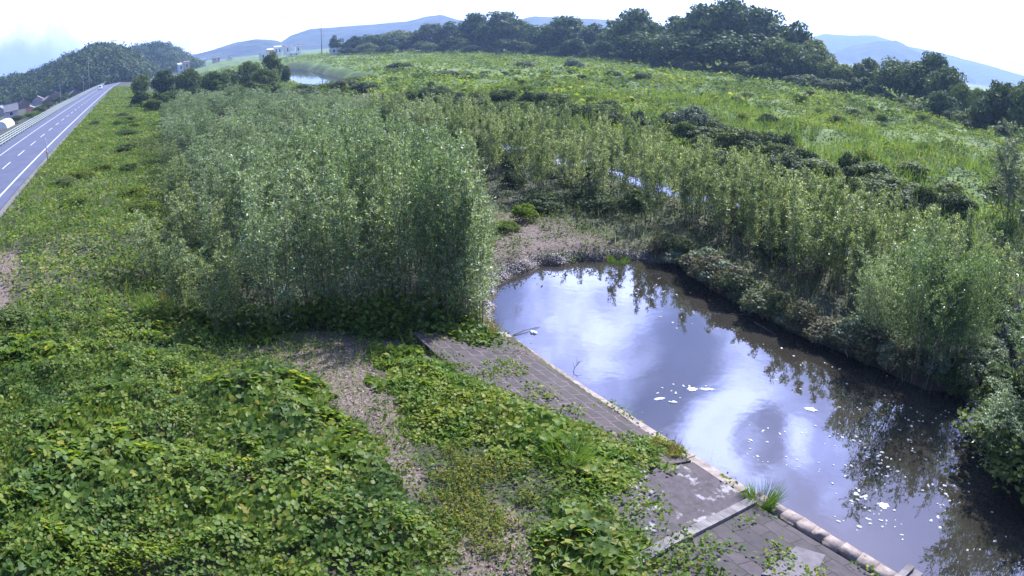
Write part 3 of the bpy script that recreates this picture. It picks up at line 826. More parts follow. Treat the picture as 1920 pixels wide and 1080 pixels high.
def thicket_foot():
    # dark vines and weeds at the foot of the thicket
    P_ = polyst([(330, 610), (420, 640), (560, 640), (700, 640), (830, 640), (900, 655), (915, 630), (905, 600), (800, 590), (600, 590), (400, 590), (300, 570)])
    A = np.array(P_)
    s, t = scatter_st(16000, A[:, 0].min(), A[:, 0].max(), A[:, 1].min(), A[:, 1].max())
    d = sdist(P_, s, t) + (fbm(s * 1.2, t * 1.2, 19, 3) - .5) * 1.2
    ok = (d > 0) & (sdist(G_POLY['strip'], s, t) < -.1) & (sdist(G_POLY['ramp'], s, t) < 0); s, t, d = s[ok], t[ok], d[ok]
    h = .05 + 1.5 * sstep(0, 1.4, d) * rng.uniform(0, 1, len(s)) ** 1.5 * (.3 + fbm(s * .7, t * .7, 29, 2))
    Lv = cover('x', None, s, t, h, .17, 'ovate', .8, .8, per=2, spread=.14)
    tag(link('thicket_vines', Lv.mesh('thicket_vines'), M['kudzu_leaf']), kind='stuff')
thicket_foot()

def litter_cover():
    n = 170000
    s, t = scatter_st(n, -9, 24, 6, 45)
    b = bare(s, t)
    ok = (rng.uniform(0, 1, n) < b * .8) & (sdist(POND, s, t) < .15); s, t = s[ok], t[ok]
    Lv = cover('x', None, s, t, .012 + rng.uniform(0, .04, len(s)), .075 * rng.uniform(.5, 1.6, len(s)), 'quad', .45, rng.uniform(.15, .6, len(s)))
    tag(link('dry_leaf_litter', Lv.mesh('dry_leaf_litter'), M['litter']), kind='stuff')
    s, t = scatter_st(60000, 12, 25, 21, 28)
    d = sdist(POND, s, t) + (fbm(s * .9, t * .9, 21, 2) - .5) * 1.0
    ok = (d > -.95) & (d < -.4) & (rng.uniform(0, 1, len(s)) < .75 * sstep(-1.3, -.8, d)); s, t = s[ok], t[ok]
    Lv = cover('x', None, s, t, .012 + rng.uniform(0, .03, len(s)), .07, 'quad', .4, .7)
    tag(link('shore_debris', Lv.mesh('shore_debris'), M['scum']), kind='stuff')
    P_ = polyst([(775, 880), (850, 855), (930, 875), (955, 945), (890, 1000), (800, 975)])
    A = np.array(P_)
    s, t = scatter_st(9000, A[:, 0].min() - 1, A[:, 0].max() + 1, A[:, 1].min() - 1, A[:, 1].max() + 1)
    ok = sdist(P_, s, t) + (fbm(s * 2, t * 2, 5, 2) - .5) * 3.0 > rng.normal(size=len(s)) * .15; s, t = s[ok], t[ok]
    Lv = cover('x', None, s, t, rng.uniform(.02, .28, len(s)) * (.4 + fbm(s * 2, t * 2, 6, 2)), .075, 'ovate', .8, .5, per=2, spread=.05)
    tag(link('yellow_weeds', Lv.mesh('yellow_weeds'), M['yellow_weed']), kind='stuff')
litter_cover()

# ------------------------------------------------------------------ trees and bushes, one by one
def put_tree(px, top, D, wpx, proto, label, group=None, kind='broadleaf_tree'):
    a, el = elev_az(px, top)
    x, y = D * math.sin(a), D * math.cos(a)
    z = gz(x, y)
    H = CAM_H + D * el - z
    w = wpx / FPX * D / 1.05
    plant(kind, proto, x, y, (w, w, H), rng.uniform(0, 6.28), label, 'tree', group, dz=0, parts=('trunk', 'crown'))
BIG = 'trees of the big dark wood behind the field'
for a in (
    (1195, 16, 262, 105, 1, 'dark tree with a flat spreading top at the left end of the big wood'),
    (1252, 30, 255, 100, 0, 'dark tree second from the left in the big wood'),
    (1322, 8, 238, 130, 1, 'very tall dark tree left of the highest crown in the big wood'),
    (1372, 0, 232, 130, 3, 'highest tree in the middle of the big dark wood'),
    (1436, 16, 226, 125, 1, 'tall dark tree right of the highest crown in the big wood'),
    (1486, 40, 218, 110, 0, 'dark tree on the falling right shoulder of the big wood'),
    (1524, 68, 208, 85, 4, 'lighter rounded tree near the right end of the big wood'),
    (1222, 62, 243, 110, 3, 'broad low dark tree in front of the left end of the big wood'),
    (1296, 60, 226, 120, 3, 'broad dark tree at the front middle of the big wood, above the shaded grass'),
    (1390, 64, 212, 130, 3, 'broad dark tree in front of the highest crown, over the shaded grass'),
    (1462, 66, 204, 110, 4, 'paler tree in front of the right shoulder of the big wood'),
    (1512, 92, 196, 80, 3, 'low dark tree at the front right foot of the big wood'),
    (1556, 108, 192, 70, 4, 'small rounded tree where the big wood runs out on the right'),
    (1592, 118, 188, 64, 4, 'small olive green tree just past the end of the big wood')):
    put_tree(*a[:4], TREES[a[4]], a[5], BIG)
for a in (
    (1630, 106, 185, 62, 2, 'upright green tree below the blue pointed hill'),
    (1690, 114, 168, 95, 3, 'dark spreading bushy tree below the blue pointed hill'),
    (1752, 98, 172, 90, 1, 'dark tree with a ragged top rising past the blue pointed hill'),
    (1780, 128, 160, 80, 3, 'low sloping dark tree right of the ragged topped tree'),
    (1806, 152, 150, 50, 4, 'small round light green tree on the right field edge'),
    (1838, 162, 146, 44, 4, 'small round tree between the light green tree and the dark one at the edge'),
    (1885, 154, 128, 95, 1, 'dark round tree at the right edge of the picture, below the far mountain'),
    (1930, 158, 122, 80, 3, 'dark tree cut off by the right edge of the picture'),
    (1765, 172, 140, 60, 3, 'dark low tree on the slope under the ragged topped tree'),
    (1845, 188, 126, 60, 3, 'low dark tree left of the round tree at the right edge')):
    put_tree(*a[:4], TREES[a[4]], a[5], 'trees along the right edge of the field')
for a in (
    (655, 78, 430, 40, 3, 'small dark tree right of the far mast'),
    (700, 66, 425, 66, 3, 'low broad tree at the left of the distant tree row'),
    (752, 54, 415, 72, 4, 'mid green tree in the distant row below the blue hill top'),
    (806, 44, 405, 66, 1, 'tree in the distant row left of the tall rounded pair'),
    (842, 40, 400, 60, 0, 'narrow dark tree beside the tall rounded pair in the distant row'),
    (890, 24, 372, 70, 1, 'left tree of the tall rounded pair in the distant row'),
    (938, 21, 362, 90, 1, 'right tree of the tall rounded pair in the distant row'),
    (972, 36, 360, 70, 4, 'lighter tree leaning on the right side of the tall rounded pair'),
    (1016, 50, 345, 70, 3, 'low tree in the dip of the distant row'),
    (1060, 30, 318, 104, 1, 'big round dark tree between the distant row and the big wood'),
    (1108, 44, 310, 80, 0, 'dark tree with reddish gaps right of the big round tree'),
    (1150, 50, 290, 70, 2, 'pale green tree before the left end of the big wood'),
    (630, 66, 440, 30, 0, 'small bushy tree at the foot of the far mast')):
    put_tree(*a[:4], TREES[a[4]], a[5], 'trees of the distant row beyond the field')
for a in (
    (262, 137, 215, 36, 4, 'dark bushy tree at the end of the levee road'),
    (306, 131, 205, 48, 1, 'round dark tree second from the road in the row behind the thicket'),
    (352, 125, 200, 52, 4, 'broad dark tree behind the left part of the thicket'),
    (398, 131, 180, 58, 4, 'low dark tree with round lobes behind the thicket'),
    (430, 127, 215, 36, 4, 'paler tree between the dark trees and the far water'),
    (466, 111, 205, 48, 4, 'dark rounded tree left of the far water'),
    (512, 95, 210, 48, 2, 'tallest dark tree beside the far water behind the thicket'),
    (492, 125, 190, 50, 4, 'pale olive tree in front of the tallest tree by the far water'),
    (535, 123, 200, 22, 0, 'narrow dark tree right at the edge of the far water')):
    put_tree(*a[:4], TREES[a[4]], a[5], 'trees behind the willow thicket')

def put_bush(px, py, w, h, proto, label, group, kind='bramble_bush'):
    p = at(px, py)
    plant(kind, BUSH[proto], p[0], p[1], (w, w, h), rng.uniform(0, 6.28), label, 'bush', group, dz=-.1)
# dark brambles on the far bank behind the channel
for i in range(105):
    u = i / 104
    t = 108 - 90 * u + rng.uniform(-1.5, 1.5); s = 44.5 + rng.uniform(-1, 1) + 7 * rng.uniform(0, 1) ** 1.5 + 4 * math.exp(-((t - 60) / 15) ** 2)
    x, y = xy(s, t)
    w, h = rng.uniform(2.0, 4.0), rng.uniform(1.0, 2.5)
    plant('bramble_bush', BUSH[(4, 0, 1, 4, 1, 4)[i % 6]], x, y, (w, w, h), rng.uniform(0, 6.28),
          'leafy green bush on the far bank above the back channel' if i % 3 == 0 or i % 6 == 5 else 'dark bramble bush on the far bank above the back channel', 'bush', 'bushes along the far bank of the channel', dz=-.15)
for px, py, w, h, pr, lb in (
    (1075, 133, 6.0, 4.0, 3, 'pale grey-green shrub standing alone in the middle of the field'),
    (985, 128, 6.0, 2.2, 2, 'low brownish shrub left of the lone pale shrub in the field'),
    (1298, 250, 3.8, 3.4, 3, 'grey-green shrub on the near edge of the field above the willows'),
    (1150, 150, 3.8, 2.0, 1, 'dark brown-green bush right of the lone pale shrub'),
    (1205, 152, 4.5, 2.2, 0, 'dark bush in the field below the shaded grass'),
    (1092, 152, 2.6, 1.8, 0, 'small dark bush right under the lone pale shrub'),
    (900, 82, 14, 4.5, 1, 'round low bush in front of the tall rounded pair of trees'),
    (955, 84, 12, 5, 5, 'pale round bush at the far edge of the field'),
    (1015, 88, 12, 5, 5, 'pale round bush left of the big round tree'),
    (840, 78, 14, 5, 0, 'dark bush at the far edge of the field below the distant row'),
    (770, 80, 16, 5, 1, 'wide low bush below the mid green tree of the distant row'),
    (690, 90, 12, 5, 1, 'wide dark bush near the far white roof'),
    (1570, 152, 5, 3.2, 3, 'greyish bush at the front right of the big wood'),
    (1620, 165, 5, 2.6, 4, 'green bush below the upright tree on the field edge'),
    (1600, 222, 2.8, 1.7, 1, 'dark bush alone in the right of the field'),
    (1500, 195, 3.0, 1.6, 5, 'light green bush in the right of the field'),
    (1440, 235, 2.4, 1.6, 1, 'small dark bush in the weeds of the field'),
    (1700, 210, 4, 2.4, 4, 'low bush on the field under the spreading tree'),
    (1520, 315, 2.2, 1.6, 0, 'dark bush above the middle of the willow strip'),
    (1610, 340, 2.0, 1.5, 2, 'brownish bush above the right part of the willow strip')):
    put_bush(px, py, w, h, pr, lb, None, 'field_bush')
for x, y, w, h, k, lb in ((15.6, 13.5, 4.2, 2.3, 4, 'dense green bush leaning over the dark pond end at the right picture edge'), (16.8, 15.6, 3.6, 2.4, 1, 'dark bush behind the dense green one at the right picture edge'), (15.3, 11.6, 3.6, 1.8, 4, 'low green bush in the lower right corner over the water')):
    plant('shore_bush', BUSH[k], x, y, (w, w, h), .7, lb, 'bush', dz=-.1, z=.0)
# weeds on the slope, clumps over the field, bushes round the tip of the strip
for i in range(30):
    t = 24 + 110 * rng.uniform() ** 1.5; s = rng.uniform(-8.5, 3); x, y = xy(s, t); w = rng.uniform(.9, 2.0) * (1 + t / 120)
    plant('slope_bush', BUSH[(5, 4, 5)[i % 3]], x, y, (w, w, w * rng.uniform(.25, .45)), rng.uniform(0, 6.28),
          ('light green weed clump on the road slope', 'mid green weed clump on the road slope', 'light green weed clump on the road slope')[i % 3], 'weed clump', 'weed clumps on the road slope', dz=-.1)
for i in range(110):
    s = 48 + 95 * rng.uniform() ** 1.4; t = rng.uniform(-10, 150); x, y = xy(s, t)
    if abs(math.atan2(x, y)) > .85: continue
    w = rng.uniform(1.3, 3.4)
    plant('weed_clump', BUSH[(5, 4, 5, 4, 5)[i % 5]], x, y, (w, w, rng.uniform(.8, 1.7)), rng.uniform(0, 6.28),
          ('light green weed clump out in the field', 'mid green weed clump out in the field', 'light green weed clump out in the field', 'mid green weed clump out in the field', 'light green weed clump out in the field')[i % 5], 'weed clump', 'weed clumps out in the field', dz=-.15)
for i in range(13):
    s = 23.2 + i * .85; t = 7.5 + (s > 30) * (s - 30) * .5 + rng.uniform(-.2, .3); x, y = xy(s, t); w = rng.uniform(1.3, 2.0)
    plant('shore_bush', BUSH[3 if i % 2 else 1], x, y, (w, w, rng.uniform(.9, 1.5)), rng.uniform(0, 6.28), 'bush drooping over the water round the tip of the willow strip', 'bush', 'bushes along the pond side of the strip', z=.05, dz=-.05)
# brownish weeds overhanging the pond from the strip
for i in range(30):
    u = i / 29; t = 8.5 + 16 * u + rng.uniform(-.3, .3)
    s = float(np.interp(t, [8, 10, 14.5, 17, 19.8, 23, 25], [22.9, 22.5, 22.2, 22.5, 23.0, 24.0, 23.4])) + rng.uniform(.0, .7)
    x, y = xy(s, t); w = rng.uniform(1.2, 2.2)
    plant('shore_bush', BUSH[2 if i % 3 else 3], x, y, (w, w, rng.uniform(.8, 1.6)), rng.uniform(0, 6.28),
          'brownish weedy bush overhanging the pond from the willow strip' if i % 3 else 'grey-green bush overhanging the pond from the willow strip', 'bush', 'bushes along the pond side of the strip', z=.1, dz=-.05)
n_ = 0
while n_ < 56:
    t = rng.uniform(20, 70); s = rng.uniform(22, 34)
    if float(sdist(POND, np.array([s]), np.array([t]))[0]) > -1.0 or (s < 25 and t < 33): continue
    x, y = xy(s, t); w = rng.uniform(1.4, 2.8); n_ += 1
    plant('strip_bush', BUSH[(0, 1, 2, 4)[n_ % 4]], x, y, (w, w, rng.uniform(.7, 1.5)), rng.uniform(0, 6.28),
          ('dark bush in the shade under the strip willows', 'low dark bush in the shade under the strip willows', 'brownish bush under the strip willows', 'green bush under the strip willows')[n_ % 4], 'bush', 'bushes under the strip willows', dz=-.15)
# low bushes that close the foot of the tree rows
for i in range(64):
    px = 650 + i * 19.7 + rng.uniform(-6, 6)
    D = float(np.interp(px, [650, 900, 1100, 1300, 1500, 1650, 1900], [405, 350, 285, 205, 182, 160, 112])) * rng.uniform(.97, 1.06)
    a, _ = elev_az(px, 100); x, y = D * math.sin(a), D * math.cos(a); w = D * rng.uniform(.022, .04)
    plant('foot_bush', BUSH[(0, 1, 4)[i % 3]], x, y, (w, w, w * rng.uniform(.5, .9)), rng.uniform(0, 6.28),
          ('dark bush closing the foot of the trees behind the field', 'dark low bush closing the foot of the trees behind the field', 'green bush closing the foot of the trees behind the field')[i % 3], 'bush', 'bushes at the foot of the trees behind the field', dz=-.3)
# dark saplings of the stand's back end
for i in range(16):
    px = 265 + i * 17; p = at(px + rng.uniform(-8, 8), 205 - .10 * (px - 265) + rng.uniform(-6, 10))
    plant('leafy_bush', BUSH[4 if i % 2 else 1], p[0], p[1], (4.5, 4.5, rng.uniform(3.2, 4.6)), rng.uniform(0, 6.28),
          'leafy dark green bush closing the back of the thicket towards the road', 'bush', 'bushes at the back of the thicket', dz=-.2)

for i in range(95):
    t = rng.uniform(92, 250); s = rng.uniform(6, 74) if t > 120 else rng.uniform(6, 42)
    if float(sdist(RIVER, np.array([s]), np.array([t]))[0]) > -7 or (t < 245 and 46 < s < 66 and t > 200): continue
    x, y = xy(s, t); w = rng.uniform(4.5, 8.5)
    k = (1, 4, 2, 5)[i % 4]
    plant('plain_bush', BUSH[k], x, y, (w, w, rng.uniform(1.6, 3.0)), rng.uniform(0, 6.28),
          ('dark bush on the flat between thicket and far water', 'green bush on the flat between thicket and far water', 'brownish bush on the flat between thicket and far water', 'yellow-green bush on the flat between thicket and far water')[i % 4], 'bush', 'bushes on the flat behind the thicket', dz=-.3)

# the wood on the hills at the left
def hill_wood(name, hx, n, rr, num):
    X, Y, Z = hx
    Lv = Leaves()
    ni = X.shape[1]; nj = X.shape[0]
    cols = rng.uniform(2, ni - 3, n); rows = rng.uniform(2, nj * .56, n)
    i0, j0 = cols.astype(int), rows.astype(int)
    P_ = np.stack([X[j0, i0], Y[j0, i0], Z[j0, i0]], -1)
    for p in P_:
        if p[2] < .5: continue
        r = rr * rng.uniform(.7, 1.35)
        k = num
        v = rdir(k); v[:, 2] = np.abs(v[:, 2]) * 1.1 - .12; v = unit(v)
        c = p + np.array([rng.normal() * 3, rng.normal() * 3, r * .35])
        Lv.add(c + v * r * np.array([1, 1, rng.uniform(.8, 1.35)]) * rng.uniform(.8, 1.08, (k, 1)), np.cross(v, rdir(k)), v + rdir(k) * .7, rng.uniform(1.0, 2.4, k), rng.uniform(1.0, 2.0, k))
    tag(link(name, Lv.mesh(name), M['wood_leaf']), kind='stuff')
hill_wood('hill_woods', h1, 1500, 5.0, 70)
hill_wood('hill_woods', h2, 900, 6.0, 60)

# ------------------------------------------------------------------ concrete works along the pond (local axes = s, t)
RZ = math.atan2(.519, .855)
def local_obj(name, me, mat, parent=None):
    o = link(name, me, mat, parent)
    if parent is None: o.rotation_euler = (0, 0, RZ)
    return o
def brick_mat(name, c1, c2, mortar, bw, rh, ms, bump=.5, off=.5, msoft=.3, mvar=True):
    m, N, L, P = newmat(name)
    tc = N.new('ShaderNodeTexCoord'); mp = N.new('ShaderNodeMapping'); mp.inputs['Rotation'].default_value = (0, 0, R(90))
    L.new(tc.outputs['Object'], mp.inputs[0])
    nz = N.new('ShaderNodeTexNoise'); nz.inputs['Scale'].default_value = 2.2; nz.inputs['Detail'].default_value = 3; L.new(mp.outputs[0], nz.inputs['Vector'])
    ds = N.new('ShaderNodeMixRGB'); ds.blend_type = 'LINEAR_LIGHT'; ds.inputs['Fac'].default_value = .13
    L.new(mp.outputs[0], ds.inputs['Color1']); L.new(nz.outputs['Color'], ds.inputs['Color2'])
    b = N.new('ShaderNodeTexBrick'); L.new(ds.outputs[0], b.inputs['Vector'])
    b.offset = off
    b.inputs['Color1'].default_value = rgb(c1); b.inputs['Color2'].default_value = rgb(c2); b.inputs['Mortar'].default_value = rgb(mortar)
    b.inputs['Scale'].default_value = 1; b.inputs['Brick Width'].default_value = bw; b.inputs['Row Height'].default_value = rh
    b.inputs['Mortar Size'].default_value = ms; b.inputs['Mortar Smooth'].default_value = msoft
    n = noise(N, L, 3, 7, .65)
    mx = N.new('ShaderNodeMixRGB'); mx.blend_type = 'OVERLAY'; mx.inputs['Fac'].default_value = .75
    L.new(b.outputs['Color'], mx.inputs['Color1']); L.new(n.outputs['Fac'], mx.inputs['Color2'])
    st_ = noise(N, L, .9, 6, .7)
    rr = ramp(N, [(.52, (0, 0, 0)), (.7, (1, 1, 1))], st_.outputs['Fac'], L)
    m2 = N.new('ShaderNodeMixRGB'); L.new(rr.outputs[0], m2.inputs['Fac']); L.new(mx.outputs[0], m2.inputs['Color1'])
    m2.inputs['Color2'].default_value = (.075, .07, .06, 1)
    m3 = N.new('ShaderNodeMixRGB'); m3.inputs['Fac'].default_value = .5; L.new(mx.outputs[0], m3.inputs['Color1']); L.new(m2.outputs[0], m3.inputs['Color2'])
    L.new(m3.outputs[0], P.inputs['Base Color']); P.inputs['Roughness'].default_value = .85
    bp = N.new('ShaderNodeBump'); bp.inputs['Strength'].default_value = bump; bp.inputs['Distance'].default_value = .04; bp.invert = True
    L.new(b.outputs['Fac'], bp.inputs['Height'])
    b2 = N.new('ShaderNodeBump'); b2.inputs['Strength'].default_value = .35; b2.inputs['Distance'].default_value = .03
    L.new(n.outputs['Fac'], b2.inputs['Height']); L.new(bp.outputs[0], b2.inputs['Normal']); L.new(b2.outputs[0], P.inputs['Normal'])
    return m
M['concrete'] = plain_mat('concrete', (.17, .15, .155), .85, .5, 2.5, .4)
M['concrete_pale'] = plain_mat('concrete_pale', (.30, .24, .215), .9, .45, 3.5, .6)
M['block_dark'] = brick_mat('block_dark', (.046, .034, .038), (.064, .047, .052), (.16, .12, .12), .62, .42, .018)
M['block_flag'] = brick_mat('block_flag', (.045, .036, .042), (.070, .055, .063), (.03, .024, .022), .95, .5, .016, .7, .37)
def slope_z(s): return float(np.interp(s, [0, 8, 12.2], [2.25, 1.5, .38]))
def slab(sol, pts, lift, thick=.25):
    """pts: (s,t) ring of a sloping slab"""
    n = len(pts); k = len(sol.V)
    for q in pts: sol.V.append((q[0], q[1], slope_z(q[0]) + lift))
    for q in pts: sol.V.append((q[0], q[1], slope_z(q[0]) + lift - thick))
    sol.F.append([k + i for i in range(n)]); sol.F.append([k + n + i for i in range(n)][::-1])
    for i in range(n):
        j = (i + 1) % n; sol.F.append([k + i, k + n + i, k + n + j, k + j])
def concrete_works():
    sb = Solid(); slab(sb, [(8.0, 10.05), (11.72, 10.15), (11.50, 15), (11.42, 19.6), (8.0, 19.6)], .06)
    o = local_obj('block_revetment', sb.mesh('block_revetment'), M['block_dark'])
    tag(o, 'dark sloping revetment of keyed concrete blocks between kudzu and pond edge', 'revetment')
    sb = Solid(); slab(sb, [(8, -8), (12.08, -8), (11.98, 3), (11.66, 7.75), (8, 7.05)], .06); slab(sb, [(6.0, -8), (8, -8), (8, 7.05), (6.0, 6.7)], .06)
    o = local_obj('flagstone_revetment', sb.mesh('flagstone_revetment'), M['block_flag'])
    tag(o, 'grey stone pitched slope below the diagonal concrete beam at the bottom edge', 'revetment')
    # steps going down to the water between the two revetments
    sb = Solid()
    n = 9
    for i in range(n):
        s0 = 7.6 + (11.62 - 7.6) * i / n; s1 = 7.6 + (11.62 - 7.6) * (i + 1) / n
        z = slope_z(s0) + .02
        ta = 7.02 + (s0 - 7.6) * .17 + .24; tb = 7.02 + (s1 - 7.6) * .17 + .24
        sb.hexa([(s0, ta, -.2), (s1 - .003, tb, -.2), (s1 - .003, 10.0, -.2), (s0, 9.9, -.2), (s0, ta, z), (s1 - .003, tb, z - .02), (s1 - .003, 10.0, z - .02), (s0, 9.9, z)])
    m, N, L, P = newmat('step_concrete')
    a = noise(N, L, 5, 7, .65); b = noise(N, L, 1.6, 5, .7)
    c = ramp(N, [(.3, (.045, .035, .041)), (.6, (.095, .075, .086))], a.outputs['Fac'], L)
    wr = ramp(N, [(.56, (0, 0, 0)), (.64, (1, 1, 1))], b.outputs['Fac'], L)
    mx = N.new('ShaderNodeMixRGB'); L.new(wr.outputs[0], mx.inputs['Fac']); L.new(c.outputs[0], mx.inputs['Color1']); mx.inputs['Color2'].default_value = (.33, .30, .33, 1)
    L.new(mx.outputs[0], P.inputs['Base Color']); P.inputs['Roughness'].default_value = .85
    o = local_obj('concrete_steps', sb.mesh('concrete_steps'), m)
    tag(o, 'worn concrete steps with whitish patches leading down to the pond edge', 'steps')
    # beam
    sb = Solid()
    for i in range(10):
        a0, a1 = i / 10, (i + 1) / 10
        s0, s1 = 6.6 + (11.68 - 6.6) * a0, 6.6 + (11.68 - 6.6) * a1
        t0, t1 = 6.85 + (7.72 - 6.85) * a0, 6.85 + (7.72 - 6.85) * a1
        z0, z1 = slope_z(s0) + .16, slope_z(s1) + .16
        sb.hexa([(s0, t0, z0 - .5), (s1 - .006, t1, z1 - .5), (s1 - .006, t1 + .26, z1 - .5), (s0, t0 + .26, z0 - .5), (s0, t0, z0), (s1 - .006, t1, z1), (s1 - .006, t1 + .26, z1), (s0, t0 + .26, z0)])
    o = local_obj('concrete_beam', sb.mesh('concrete_beam'), M['concrete'])
    tag(o, 'narrow pale concrete beam running up the bank beside the steps', 'beam')
    # edging along the water: an upper smooth length and a lower length of rough stones
    def edge_s(t): return float(np.interp(t, [-40, 4, 9, 15, 20], [12.35, 12.42, 12.13, 11.93, 11.93]))
    sb = Solid(); t = 8.4
    while t < 20.2:
        t1 = min(t + .97, 20.2); a, b = edge_s(t), edge_s(t1)
        dz = rng.normal() * .006
        sb.hexa([(a - .43, t, -.3), (a, t, -.5), (b, t1 - .012, -.5), (b - .43, t1 - .012, -.3), (a - .43, t, .52 + dz), (a, t, .47 + dz), (b, t1 - .012, .47 + dz), (b - .43, t1 - .012, .52 + dz)])
        t = t1
    o = local_obj('concrete_edging', sb.mesh('concrete_edging'), M['concrete_pale'])
    tag(o, 'long straight sandy coloured concrete edging above the pond water', 'edging')
    V, F, t = [], [], -7.0
    while t < 7.85:
        ln = rng.uniform(.34, .6); a = edge_s(t)
        bm = bmesh.new(); bmesh.ops.create_cube(bm, size=1)
        bmesh.ops.bevel(bm, geom=list(bm.edges), offset=.08, segments=2, affect='EDGES')
        w = rng.uniform(.34, .42); k = len(V); bm.verts.index_update()
        for v in bm.verts:
            V.append((a - .22 + v.co.x * w + rng.normal() * .012, t + ln / 2 + v.co.y * (ln + .09) + rng.normal() * .012, .33 + v.co.z * .5 + rng.normal() * .012))
        F += [[k + v.index for v in f.verts] for f in bm.faces]
        bm.free(); t += ln
    me = bpy.data.meshes.new('stone_edging'); me.from_pydata(V, [], F); me.update()
    me.polygons.foreach_set('use_smooth', np.ones(len(me.polygons), bool))
    o = local_obj('stone_edging', me, M['concrete_pale'])
    tag(o, 'rope-like edging of rough pale stones along the lowest stretch of the bank', 'edging')
    # footing under the edging, standing in the water
    sb = Solid(); sb.hexa([(12.05, -8, -.8), (12.55, -8, -.8), (12.50, 7.9, -.8), (11.9, 7.9, -.8), (12.05, -8, .09), (12.53, -8, .05), (12.40, 7.9, .05), (11.9, 7.9, .09)])
    o = local_obj('edge_footing', sb.mesh('edge_footing'), M['concrete']); tag(o, 'low concrete footing at the waterline under the rough stone edging', 'footing')
    # loose flat slab
    p = [at(1425, 1085), at(1490, 1032), at(1545, 1048), at(1520, 1100)]
    q = [st(a[0], a[1]) for a in p]
    sb = Solid(); slab(sb, [(float(a), float(b)) for a, b in q][::-1], .13, .1)
    o = local_obj('flat_slab', sb.mesh('flat_slab'), plain_mat('slab_concrete', (.14, .12, .14), .85, .25, 4, .3)); tag(o, 'smooth flat concrete slab lying on the stone pitched slope at the bottom edge', 'slab')
    s, t = 12.5, 3.95
    sb = Solid(); sb.box(s - .1, s + .85, t - .35, t - .15, -.6, .20); sb.box(s + .2, s + .9, t - .62, t - .37, -.6, .10)
    o = local_obj('landing_blocks', sb.mesh('landing_blocks'), M['concrete']); tag(o, 'dark concrete landing blocks at the bottom end of the stone edging', 'blocks')
concrete_works()

def tuft(px, py, n, h, w, mat, label, spread=.25, lean=.6, kind='grass_tuft', cat='grass tuft'):
    p = at(px, py)
    a = rng.uniform(0, 6.28, n); r = spread * np.sqrt(rng.uniform(0, 1, n))
    C = np.stack([r * np.cos(a), r * np.sin(a), np.full(n, -.05)], -1)
    T = unit(np.stack([np.cos(a) * lean, np.sin(a) * lean, np.ones(n)], -1) + rdir(n) * .3)
    Lv = Leaves(); Lv.add(C, T, np.stack([-np.sin(a), np.cos(a), np.zeros(n)], -1) + rdir(n) * .6, h * rng.uniform(.5, 1.1, n), w, 'blade')
    o = link(kind, Lv.mesh(kind), M[mat]); o.location = (p[0], p[1], p[2])
    tag(o, label, cat)
tuft(1425, 945, 420, .75, .016, 'grass_blade', 'green and tan grass tuft growing on the edging where the beam ends', .26)
tuft(1300, 858, 420, .60, .016, 'dry_blade', 'straw coloured grass tuft at the upper end of the steps', .40)
tuft(1245, 850, 260, .5, .016, 'dry_blade', 'smaller straw coloured grass tuft beside the kudzu above the steps', .35)
tuft(1065, 868, 320, .95, .02, 'grass_blade', 'bright green arching grass tuft amid the kudzu above the revetment', .30)
tuft(712, 610, 60, 1.6, .045, 'grass_blade', 'tall reed-like grass with pale arching blades before the dark thicket foot', .25, .5)
tuft(950, 600, 260, .7, .016, 'dry_blade', 'dry tan grass at the corner of the thicket beside the water', .4)
tuft(1160, 484, 260, .5, .02, 'grass_blade', 'low yellow-green grass clump near the top of the pond', .5)
tuft(905, 625, 260, .7, .018, 'dry_blade', 'dry grass clump under the corner of the thicket', .5)
tuft(300, 590, 420, .9, .02, 'grass_blade', 'dense green grass clump at the left foot of the thicket', .8)
tuft(330, 575, 160, 1.0, .02, 'dry_blade', 'pale straw stems under the left end of the thicket', .4)
for px, py, lb in ((985, 415, 'small yellow-green bush on the littered bank above the pond'), (950, 432, 'low yellowish weed at the side of the thicket on the littered bank')):
    p = at(px, py)
    plant('bank_bush', BUSH[5], p[0], p[1], (1.6, 1.6, 1.2 if px == 985 else .6), 1.0, lb, 'bush')

# ------------------------------------------------------------------ floating and stranded things
M['foam'] = plain_mat('foam', (.60, .58, .54), .7, .2, 20)
M['white_bag'] = plain_mat('white_bag', (.75, .76, .80), .5, .1, 10)
def foam_shape(k):
    bm = bmesh.new()
    for i in range(rng.integers(1, 5)):
        cx, cy = np.clip(rng.normal(size=2), -1.2, 1.2) * (.02 if i else 0)
        r = rng.uniform(.028, .05); n = 8
        ring = [bm.verts.new((cx + r * rng.uniform(.7, 1.25) * math.cos(2 * math.pi * j / n), cy + r * rng.uniform(.6, 1.1) * math.sin(2 * math.pi * j / n), .0)) for j in range(n)]
        top = [bm.verts.new((cx + (v.co.x - cx) * .7, cy + (v.co.y - cy) * .7, .016)) for v in ring]
        bm.faces.new(top)
        for j in range(n): bm.faces.new((ring[j], ring[(j + 1) % n], top[(j + 1) % n], top[j]))
    me = bpy.data.meshes.new('foam_fleck'); bm.to_mesh(me); bm.free(); me.materials.append(M['foam'])
    return me
FOAM = [foam_shape(k) for k in range(12)]
